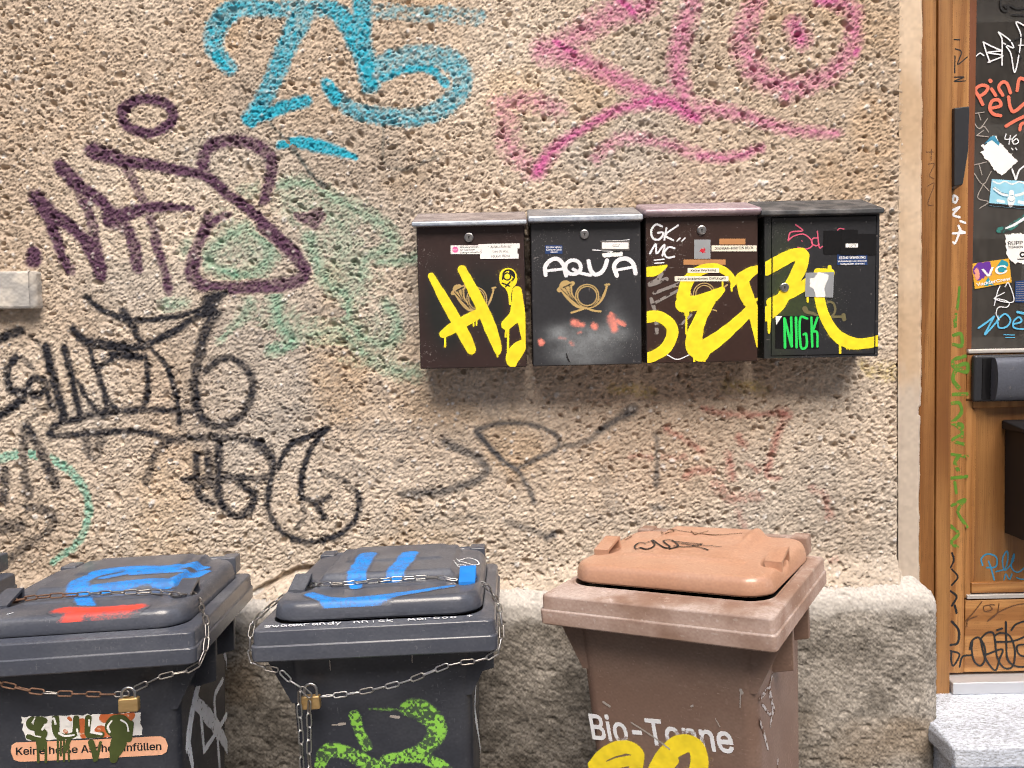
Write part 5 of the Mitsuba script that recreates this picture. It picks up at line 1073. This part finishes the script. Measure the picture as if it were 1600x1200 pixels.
stp = thing('stone_step', 'speckled pale grey granite doorstep in front of the wooden door', 'doorstep')
sm = m3.Manifold.batch_hull([m3.Manifold.sphere(0.006, 12).translate((x, y, z)) for x, y, z in [(1.070, -0.190, 0.434), (1.095, 0.3, 0.434), (2.5, -0.190, 0.434), (2.5, 0.3, 0.434), (1.072, -0.190, 0.395), (2.5, -0.190, 0.395), (1.078, 0.3, 0.395), (2.5, 0.3, 0.395)]])
sm = as_trimesh(sm).subdivide_to_size(0.012)
v = np.array(sm.vertices)
chip = np.clip(1 - np.linalg.norm((v - [1.066, -0.196, 0.44]) / [0.03, 0.03, 0.05], axis=1), 0, 1)
v += chip[:, None] * np.array([0.006, 0.010, -0.008]) + (0.003 * (meshkit.fbm(v * 40, 2, 71) - 0.5))[:, None]
sm.vertices = v
obj('slab', sm, 'm_granite', stp, smooth=40)
obj('riser', bx(1.085, 2.5, -0.145, 0.3, 0.22, 0.383), 'm_granite', stp)
obj('slab', bx(1.085, 2.5, -0.45, 0.3, -0.01, 0.219), 'm_granite', stp)

# ------------------------------------------------------------------ wheelie bins
def ring(hw, y0, y1, r, z, n=10):
    pts = []
    for cx, cy, a0 in ((hw - r, y1 - r, 0), (-hw + r, y1 - r, 90), (-hw + r, y0 + r, 180), (hw - r, y0 + r, 270)):
        for a in np.radians(np.linspace(a0, a0 + 90, n)):
            pts.append((cx + r * math.cos(a), cy + r * math.sin(a), z))
    return np.array(pts)


def loft(rings, cap_first=False, cap_last=False):
    n = len(rings[0])
    v = np.vstack(rings)
    f = []
    j = np.arange(n)
    for i in range(len(rings) - 1):
        a, b = i * n + j, i * n + (j + 1) % n
        f.append(np.column_stack([a, b, b + n]))
        f.append(np.column_stack([a, b + n, a + n]))
    f = np.vstack(f)
    extra = []
    for flag, i, rev in ((cap_first, 0, True), (cap_last, len(rings) - 1, False)):
        if flag:
            c = len(v) + len(extra)
            extra.append(rings[i].mean(0))
            a, b = i * n + j, i * n + (j + 1) % n
            f = np.vstack([f, np.column_stack([b, a, np.full(n, c)] if rev else [a, b, np.full(n, c)])])
    if extra:
        v = np.vstack([v, extra])
    return v, f


def dome_front(kind):
    return -0.163 if kind else -0.207


def dome_z(x, y, kind, rr=0.020):
    y0, y1, hw, r = dome_front(kind), 0.222, 0.208, 0.055
    qx, qy = np.abs(x) - (hw - r), np.abs(y - (y0 + y1) / 2) - ((y1 - y0) / 2 - r)
    d = r - (np.hypot(np.maximum(qx, 0), np.maximum(qy, 0)) + np.minimum(np.maximum(qx, qy), 0))
    t = np.clip(d / rr, 0, 1)
    return lid_bump(x, y, kind) * np.sqrt(np.clip(1 - (1 - t) ** 2.8, 0, 1))


def make_bin(index, label, kind, body_mat, collar_mat, lid_mat, lift):
    m = bin_matrix(*index)
    k = thing('wheelie_bin', label, 'bin', m, 'wheelie bins along the wall')
    body = []
    for z in (-0.020, -0.055, -0.2, -0.5, -0.80, -0.86, -0.875):
        sh = 0.02 if z < -0.87 else 0
        body.append(ring(SX + SS * z - sh, FY + FS * z + sh, 0.205 + 0.05 * z - sh, 0.03, z))
    bm = loft(body[::-1], True, False)
    obj('body', bm, body_mat, k, smooth=40)
    # collar: a deep rim with a groove round it, its flange sloping up to the opening
    rr = 0.010 if kind else 0.016
    w, y0, y1 = 0.2365, -0.2425, 0.236
    rings = [ring(w - 0.012, y0 + 0.012, y1 - 0.012, rr, -0.030), ring(w - 0.003, y0 + 0.003, y1 - 0.003, rr, -0.060), ring(w + 0.000, y0, y1, rr, -0.057), ring(w + 0.001, y0 - 0.001, y1, rr, -0.032), ring(w + 0.0005, y0, y1, rr, -0.0295), ring(w - 0.003, y0 + 0.003, y1, rr, -0.028), ring(w - 0.0035, y0 + 0.0035, y1, rr, -0.004),
             ring(w - 0.005, y0 + 0.005, y1 - 0.002, rr, -0.001), ring(w - 0.008, y0 + 0.008, y1 - 0.004, rr, 0.0005), ring(w - 0.02, y0 + 0.02, y1 - 0.01, 0.04, 0.002), ring(0.213, dome_front(kind) - 0.009, y1 - 0.012, 0.05, 0.003), ring(0.211, dome_front(kind) - 0.007, y1 - 0.013, 0.05, 0.0055 if kind else 0.004), ring(0.2085, dome_front(kind) - 0.004, y1 - 0.014, 0.05, 0.005 if kind else 0.003), ring(0.206, dome_front(kind) - 0.002, y1 - 0.016, 0.05, -0.012)]
    obj('collar', loft(rings), collar_mat, k, smooth=35)
    obj('opening', loft([ring(0.206, dome_front(kind) - 0.002, y1 - 0.016, 0.05, -0.0125), ring(0.1, -0.05, 0.05, 0.04, -0.0125)], False, True), 'm_keyhole', k)
    for s in (-1, 1):  # brackets under the front corners, ribs down the sides
        g = Polygon([(s * 0.165, -0.05), (s * 0.230, -0.05), (s * 0.229, -0.068), (s * 0.179, -0.165), (s * 0.165, -0.165)])
        gm = extrude(g, 0.008)
        gm.vertices = np.column_stack([gm.vertices[:, 0], gm.vertices[:, 2] - 0.178, gm.vertices[:, 1]])
        gm.fix_normals()
        obj('bracket', gm, body_mat, k)
        for yy, zb in ((-0.06, -0.165), (0.09, -0.15)):
            obj('rib', hull([(s * 0.18, yy, -0.058), (s * 0.222, yy, -0.058), (s * 0.220, yy, zb + 0.01), (s * 0.178, yy, zb), (s * 0.18, yy + 0.012, -0.058), (s * 0.222, yy + 0.012, -0.058), (s * 0.220, yy + 0.012, zb + 0.01), (s * 0.178, yy + 0.012, zb)], 0.0015, 6), body_mat, k)
    # lid: rings shrinking from its edge to its middle, every point lifted on to the relief
    y0, y1, hw = dome_front(kind), 0.222, 0.208
    cy = (y0 + y1) / 2
    ds = np.concatenate([[0, 0.0004, 0.0012, 0.0025, 0.004, 0.006, 0.0085, 0.0115, 0.015, 0.019, 0.024, 0.030], np.linspace(0.034, 0.19, 84)])
    rings = []
    for d in ds:
        r = max(0.055 - d, 0.02) if d < 0.15 else 0.015
        hx = hw - d
        hy = (y1 - y0) / 2 * (hx / hw) if d > 0.03 else (y1 - y0) / 2 - d
        if d > 0.03:
            t = (d - 0.03) / 0.17
            hy = ((y1 - y0) / 2 - 0.03) * (1 - t) + 0.01 * t
        q = ring(hx, cy - hy, cy + hy, min(r, hx * 0.9, hy * 0.9), 0, 24)
        q2 = np.vstack([np.linspace(a, b, 9)[:-1] if np.linalg.norm(b - a) > 0.03 else a[None] for a, b in zip(q, np.roll(q, -1, 0))]) if False else q
        dens = []
        for a, b in zip(q, np.roll(q, -1, 0)):
            dens.append(a[None])
        side = []
        for i in range(4):
            a, b = q[i * 24 + 23], q[((i + 1) * 24) % 96]
            side.append(a + (b - a) * np.linspace(0, 1, 62)[1:-1, None])
        q = np.vstack([x for i in range(4) for x in (q[i * 24:(i + 1) * 24], side[i])])
        q[:, 2] = dome_z(q[:, 0], q[:, 1], kind)
        rings.append(q)
    under = rings[0].copy()
    under[:, :2] = (under[:, :2] - [0, cy]) * 0.985 + [0, cy]
    under[:, 2] = -0.004
    v, f = loft([under] + rings, True, True)
    f = f[:, [0, 1, 2]]
    tilt = lambda p: np.column_stack([p[:, 0], p[:, 1], p[:, 2] + LZ + lift * (0.222 - p[:, 1]) / 0.4])
    lm = trimesh.Trimesh(tilt(v), f, process=False)
    lid = obj('lid', lm, lid_mat, k, smooth=50)
    hy = -0.038 if kind else -0.118
    hxc = 0.188 if kind else 0.176
    for s in (-1, 1):  # raised grips: a short front, a sloping top and open sides
        side_ = Polygon([(0, 0.024), (0, 0.044), (0.062, 0.062), (0.070, 0.062), (0.070, 0.034), (0.065, 0.034), (0.062, 0.056), (0.005, 0.040), (0.005, 0.024)])
        gm = extrude(side_, 0.034)
        p = gm.vertices
        gm.vertices = tilt(np.column_stack([s * hxc - 0.017 + p[:, 2], hy + p[:, 0], p[:, 1] - (0.004 if kind else 0.006)]))
        gm.fix_normals()
        obj('grip', gm, lid_mat if not (s > 0 and index is BINS[1]) else 'm_blue', lid, label='grip sprayed blue' if s > 0 and index is BINS[1] else None)
    hb = [cyl((-0.17, 0.246, 0.034), (0.17, 0.246, 0.034), 0.009, 14)]
    obj('push_bar', cat(*hb), collar_mat, k, smooth=40)
    for s in (-1, 1):
        obj('hinge', cat(rbox(s * 0.185 - 0.018, s * 0.185 + 0.018, 0.205, 0.256, 0.004, 0.047, 0.004), rbox(s * 0.162 - 0.012, s * 0.162 + 0.012, 0.212, 0.25, 0.01, 0.040, 0.002)), collar_mat, k, smooth=40)
    for x in np.linspace(-0.09, 0.09, 5):
        obj('rib', bx(x - 0.003, x + 0.003, 0.214, 0.244, 0.012, 0.041), collar_mat, k)
    obj('axle', cyl((-0.215, 0.16, -0.815), (0.215, 0.16, -0.815), 0.011, 10), 'm_dullsteel', k)
    for s in (-1, 1):
        whl = obj('wheel', cyl((s * 0.178, 0.16, -0.815), (s * 0.212, 0.16, -0.815), 0.06, 24), body_mat, k, smooth=40)
        obj('tyre', trimesh.creation.annulus(0.06, 0.1, 0.036, transform=np.array([[0, 0, 1, s * 0.195], [1, 0, 0, 0.16], [0, 1, 0, -0.815], [0, 0, 0, 1.0]])), 'm_tyre', whl, smooth=40)
    return k, lid, tilt


def drape(name, shape, kind, bsdf, holder, tilt, label=None, lift=0.0014, flange=False):
    """A film of paint laid over a lid's relief."""
    if flange:
        lim = sbox(-0.225, -0.2365, 0.225, 0.23)
    else:
        lim = sbox(-0.2065, dome_front(kind) + 0.001, 0.2065, 0.221).buffer(-0.05).buffer(0.05)
    m = extrude(shape.intersection(lim), 0.0004)
    if m is None:
        return None
    m = m.subdivide_to_size(0.004)
    p = np.array(m.vertices)
    z = np.full(len(p), 0.0025) if flange else dome_z(p[:, 0], p[:, 1], kind)
    q = np.column_stack([p[:, 0], p[:, 1], z + p[:, 2] + lift])
    m.vertices = q if flange else tilt(q)
    return obj(name, m, bsdf, holder, smooth=60, label=label, **({'kind': 'stuff'} if name == 'scribble' and m.body_count > 1 else {}))


BIN4 = (-1.442, -0.40, 0.925, 0.06, -0.05, -0.01)
bin1, lid1, t1 = make_bin(BINS[0], 'left black wheelie bin with a hot ashes warning sticker on its front', 0, 'm_bin_black', 'm_bin_lid', 'm_bin_lid', 0.0)
bin2, lid2, t2 = make_bin(BINS[1], 'middle black wheelie bin with blue stripes on its lid and green paint on its front', 0, 'm_bin_black', 'm_bin_lid', 'm_bin_lid', 0.004)
bin3, lid3, t3 = make_bin(BINS[2], 'brown wheelie bin turned to the left, lettered for organic waste', 1, 'm_bin_brown', 'm_collar_brown', 'm_lid_brown', 0.010)
bin4, _, _ = make_bin(BIN4, 'black wheelie bin of which only a corner shows at the left edge', 0, 'm_bin_black', 'm_bin_lid', 'm_bin_lid', 0.0)
FP, RP = Frontplane(), Sideplane()
fr = lambda b, part, shape, mat, label=None, lift=0.0006, parent=None, thick=0.0003: film(part, shape, FP, mat, parent or b, lift, thick, label, None)
# left bin
def on_lid(tilt, kind, lift):
    return lambda a, c: tilt(np.column_stack([a, c, dome_z(a, c, kind) + lift]))


def dome_limit(kind):
    lim = sbox(-0.2065, dome_front(kind) + 0.001, 0.2065, 0.221).buffer(-0.05).buffer(0.05)
    import shapely
    return lambda a, c: shapely.contains_xy(lim, a, c)


spray('graffiti', 'b1_blue', on_lid(t1, 0, 0.0006), 'm_sp_blue', lid1, 'blue spray loops on the lid', 0.35, 1.4, 0.003, 3, 1, dome_limit(0))
spray('graffiti', 'b1_red', on_lid(t1, 0, 0.0010), 'm_sp_red', lid1, 'red spray patch at the front of the lid', 0.7, 1.6, 0.003, 4, 1, dome_limit(0))
drape('scuff', stroke_shape('b1_scuff', 0.5), 0, 'm_whitewear', lid1, t1)
sd = lambda b, part, name, mat, label=None, lift=0.0006: film(part, stroke_shape(name, 0.35, 1.35).intersection(sbox(-0.165, -0.84, 0.18, -0.062)), RP, mat, b, lift, 0.0003, label, None)
sd(bin1, 'graffiti', 'b1_side', 'm_whitewear', 'white brushed letters on the right side')
sd(bin1, 'graffiti', 'b1_sidered', 'm_redspray')
k = fr(bin1, 'sticker', torn(outline('b1_sticker'), 0.0012, 0.005, 7), 'm_paper', 'torn white sticker painted over in orange and green with the letters SULO')
stick = outline('b1_sticker')
fr(bin1, 'colour_patch', stroke_shape('b1_orange', 0.5).intersection(stick), 'm_orange', None, 0.0011, k)
fr(bin1, 'lettering', stroke_shape('b1_sulo', 0.35).intersection(stick), 'm_olive', None, 0.0016, k)
fr(bin1, 'chip', stroke_shape('b1_chip', 0.8).intersection(stick), 'm_paper', None, 0.0021, k)
k = fr(bin1, 'sticker', outline('b1_pill').buffer(0.006).buffer(-0.006), 'm_peach', 'peach coloured rounded sticker with black print warning of hot ashes')
tx = np.array(R['b1_text'], float).reshape(-1, 2) / 10000
obj('lettering', FP.lay(lettering('Keine heiße Asche einfüllen', *tx[0], *tx[1], 0.0142, True), 0.0011), 'm_ink', k)
fr(bin1, 'drip', stroke_shape('b1_drip', 0.3), 'm_olive', 'olive green paint drips over both stickers', 0.0018)
# middle bin
spray('graffiti', 'b2_blue', on_lid(t2, 0, 0.0006), 'm_sp_blue', lid2, 'blue stripes and a blue arc on the lid', 0.3, 1.3, 0.003, 6, 1, dome_limit(0))
drape('scribble', stroke_shape('b2_ten', 0.2), 0, 'm_white', lid2, t2, 'white scribbled number 10')
drape('scribble', stroke_shape('b2_rim', 0.5), 0, 'm_white', bin2, t2, 'white marker scrawl along the front rim', 0.0008, True)
on_front = lambda lift: (lambda a, c: np.column_stack([a, FY + FS * c - lift, c]))
spray('graffiti', 'b2_green', on_front(0.0006), 'm_sp_lime', bin2, 'lime green spray strokes on the front', 0.3, 1.12, 0.0025, 8, 1, lambda a, c: abs(a) < 0.15)
fr(bin2, 'scuff', stroke_shape('b2_scuff', 0.6), 'm_scratch')
sd(bin2, 'drip', 'b2_drip', 'm_whitewear', 'white paint runs on the right side')
# brown bin
tx = np.array(R['b3_text'], float).reshape(-1, 2) / 10000
obj('lettering', FP.lay(lettering('Bio-Tonne', *tx[0], *tx[1], 0.052, True), 0.0006), 'm_white', bin3, label='white lettering Bio-Tonne')
spray('overspray', 'b3_yellow', on_front(0.0008), 'm_sp_byellow', bin3, None, 0.7, 1.3, 0.0025, 8, 0.35, lambda a, c: abs(a) < 0.15)
fr(bin3, 'graffiti', stroke_shape('b3_yellow', 0.15), 'm_yellow', 'yellow spray loops below the white lettering', 0.0011)
fr(bin3, 'scuff', stroke_shape('b3_chip', 0.6), 'm_scratch', None, 0.0015)
sd(bin3, 'scrawl', 'b3_chalk', 'm_chalk', 'pale chalky scrawl on the right side')
sd(bin3, 'mark', 'b3_red', 'm_red')
drape('scribble', stroke_shape('b3_black', 0.2), 1, 'm_ink', lid3, t3, 'black marker tag on the lid', 0.0022)
drape('scribble', stroke_shape('b3_scratch', 0.3), 1, 'm_brownpen', lid3, t3)

# ------------------------------------------------------------------ chains and padlocks
def link_mesh(length, width, r, n=7):
    a, b = (length - width) / 2, width / 2 - r
    path = []
    for t in np.radians(np.linspace(-90, 90, 8)):
        path.append((a + b * math.cos(t), b * math.sin(t), 0))
    for t in np.radians(np.linspace(90, 270, 8)):
        path.append((-a + b * math.cos(t), b * math.sin(t), 0))
    p = np.array(path)
    t = np.roll(p, -1, 0) - np.roll(p, 1, 0)
    t /= np.linalg.norm(t, axis=1, keepdims=True)
    s = np.cross(t, [0, 0, 1.0])
    ang = np.arange(n) * 2 * math.pi / n
    v = p[:, None] + r * (np.cos(ang)[None, :, None] * s[:, None] + np.sin(ang)[None, :, None] * np.array([0, 0, 1.0]))
    N = len(p)
    i, j = np.meshgrid(np.arange(N), np.arange(n), indexing='ij')
    f = np.stack([i * n + j, ((i + 1) % N) * n + j, ((i + 1) % N) * n + (j + 1) % n, i * n + (j + 1) % n], -1).reshape(-1, 4)
    return v.reshape(-1, 3), f


LINK = (0.030, 0.0122, 0.0017)
link_ply = {m: mikit.ply(link_mesh(*LINK), m, smooth=True) for m in ('m_steel', 'm_dullsteel', 'm_rust')}


def chain(key, path, metal, flat0=0.25, ups=None):
    """Hangs links along the path, every other one on its side."""
    p = np.array(path, float) / 10000
    c = curve(p, 12)
    s = np.concatenate([[0], np.cumsum(np.linalg.norm(np.diff(c, axis=0), axis=1))])
    pitch = LINK[0] - 2 * LINK[2] - 0.0012
    n = int(s[-1] / pitch)
    at = lambda d: np.array([np.interp(d, s, c[:, i]) for i in range(3)])
    m = place[key]
    for i in range(n):
        a, b = at(i * pitch), at((i + 1) * pitch)
        x = (b - a) / np.linalg.norm(b - a)
        up = np.array([0, 0, 1.0]) if abs(x[2]) < 0.8 else np.array([0, -1.0, 0])
        if abs(x[2]) < 0.8 and (a + b)[2] / 2 < 0.0:
            up = np.array([0, -1.0, 0])
        z = up - x * (up @ x)
        z /= np.linalg.norm(z)
        y = np.cross(z, x)
        w = math.radians(90 if i % 2 else 0) + flat0 + 0.2 * math.sin(i * 2.3)
        y, z = y * math.cos(w) + z * math.sin(w), z * math.cos(w) - y * math.sin(w)
        mt = np.eye(4)
        mt[:3, 0], mt[:3, 1], mt[:3, 2], mt[:3, 3] = x, y, z, (a + b) / 2
        obj('link', {**link_ply[metal(i, n)], 'to_world': T(mt)}, None, key)
    return n


def padlock(label, anchor, m, back=0.0):
    low, high = np.array(anchor, float) / 10000 + [0, back, 0]
    k = thing('padlock', label, 'padlock', m)
    c = (low + high) / 2
    x, y, z = low
    obj('body', rbox(x - 0.018, x + 0.018, y - 0.008, y + 0.008, z - 0.014, z + 0.012, 0.003), 'm_brass', k, smooth=40)
    top = high[2]
    pts = [(x - 0.012, z + 0.012)] + [(x - 0.012 * math.cos(t), top - 0.012 + 0.012 * math.sin(t)) for t in np.linspace(0, math.pi, 12)] + [(x + 0.012, z + 0.012)]
    seg = [cyl((a, y - 0.002, b), (a2, y - 0.002, b2), 0.0027, 10) for (a, b), (a2, b2) in zip(pts[:-1], pts[1:])]
    obj('shackle', cat(*seg), 'm_steel', k, smooth=60)
    return k


m1, m2 = bin_matrix(*BINS[0]), bin_matrix(*BINS[1])
ch1 = thing('chain', 'chain with rusty links across the lid of the left black bin', 'chain', m1)
chain(ch1, CHAINS['chain1'], lambda i, n: 'm_rust' if i < n * 0.36 else 'm_dullsteel')
chain(ch1, CHAINS['chain1b'], lambda i, n: 'm_rust' if i % 5 else 'm_dullsteel')
ch2 = thing('chain', 'bright steel chain across the lid of the middle bin, its ends hanging down', 'chain', m2)
for nm in ('chain2', 'chain2b', 'strand_a', 'strand_b'):
    chain(ch2, CHAINS[nm], lambda i, n: 'm_steel' if i % 4 else 'm_dullsteel', 0.25 if nm[0] == 'c' else 0.8)
padlock('brass padlock hanging in plain view on the chain of the left bin', CHAINS['lock1'], m1)
padlock('brass padlock half hidden behind hanging chain ends on the middle bin', CHAINS['lock2'], m2, 0.014)
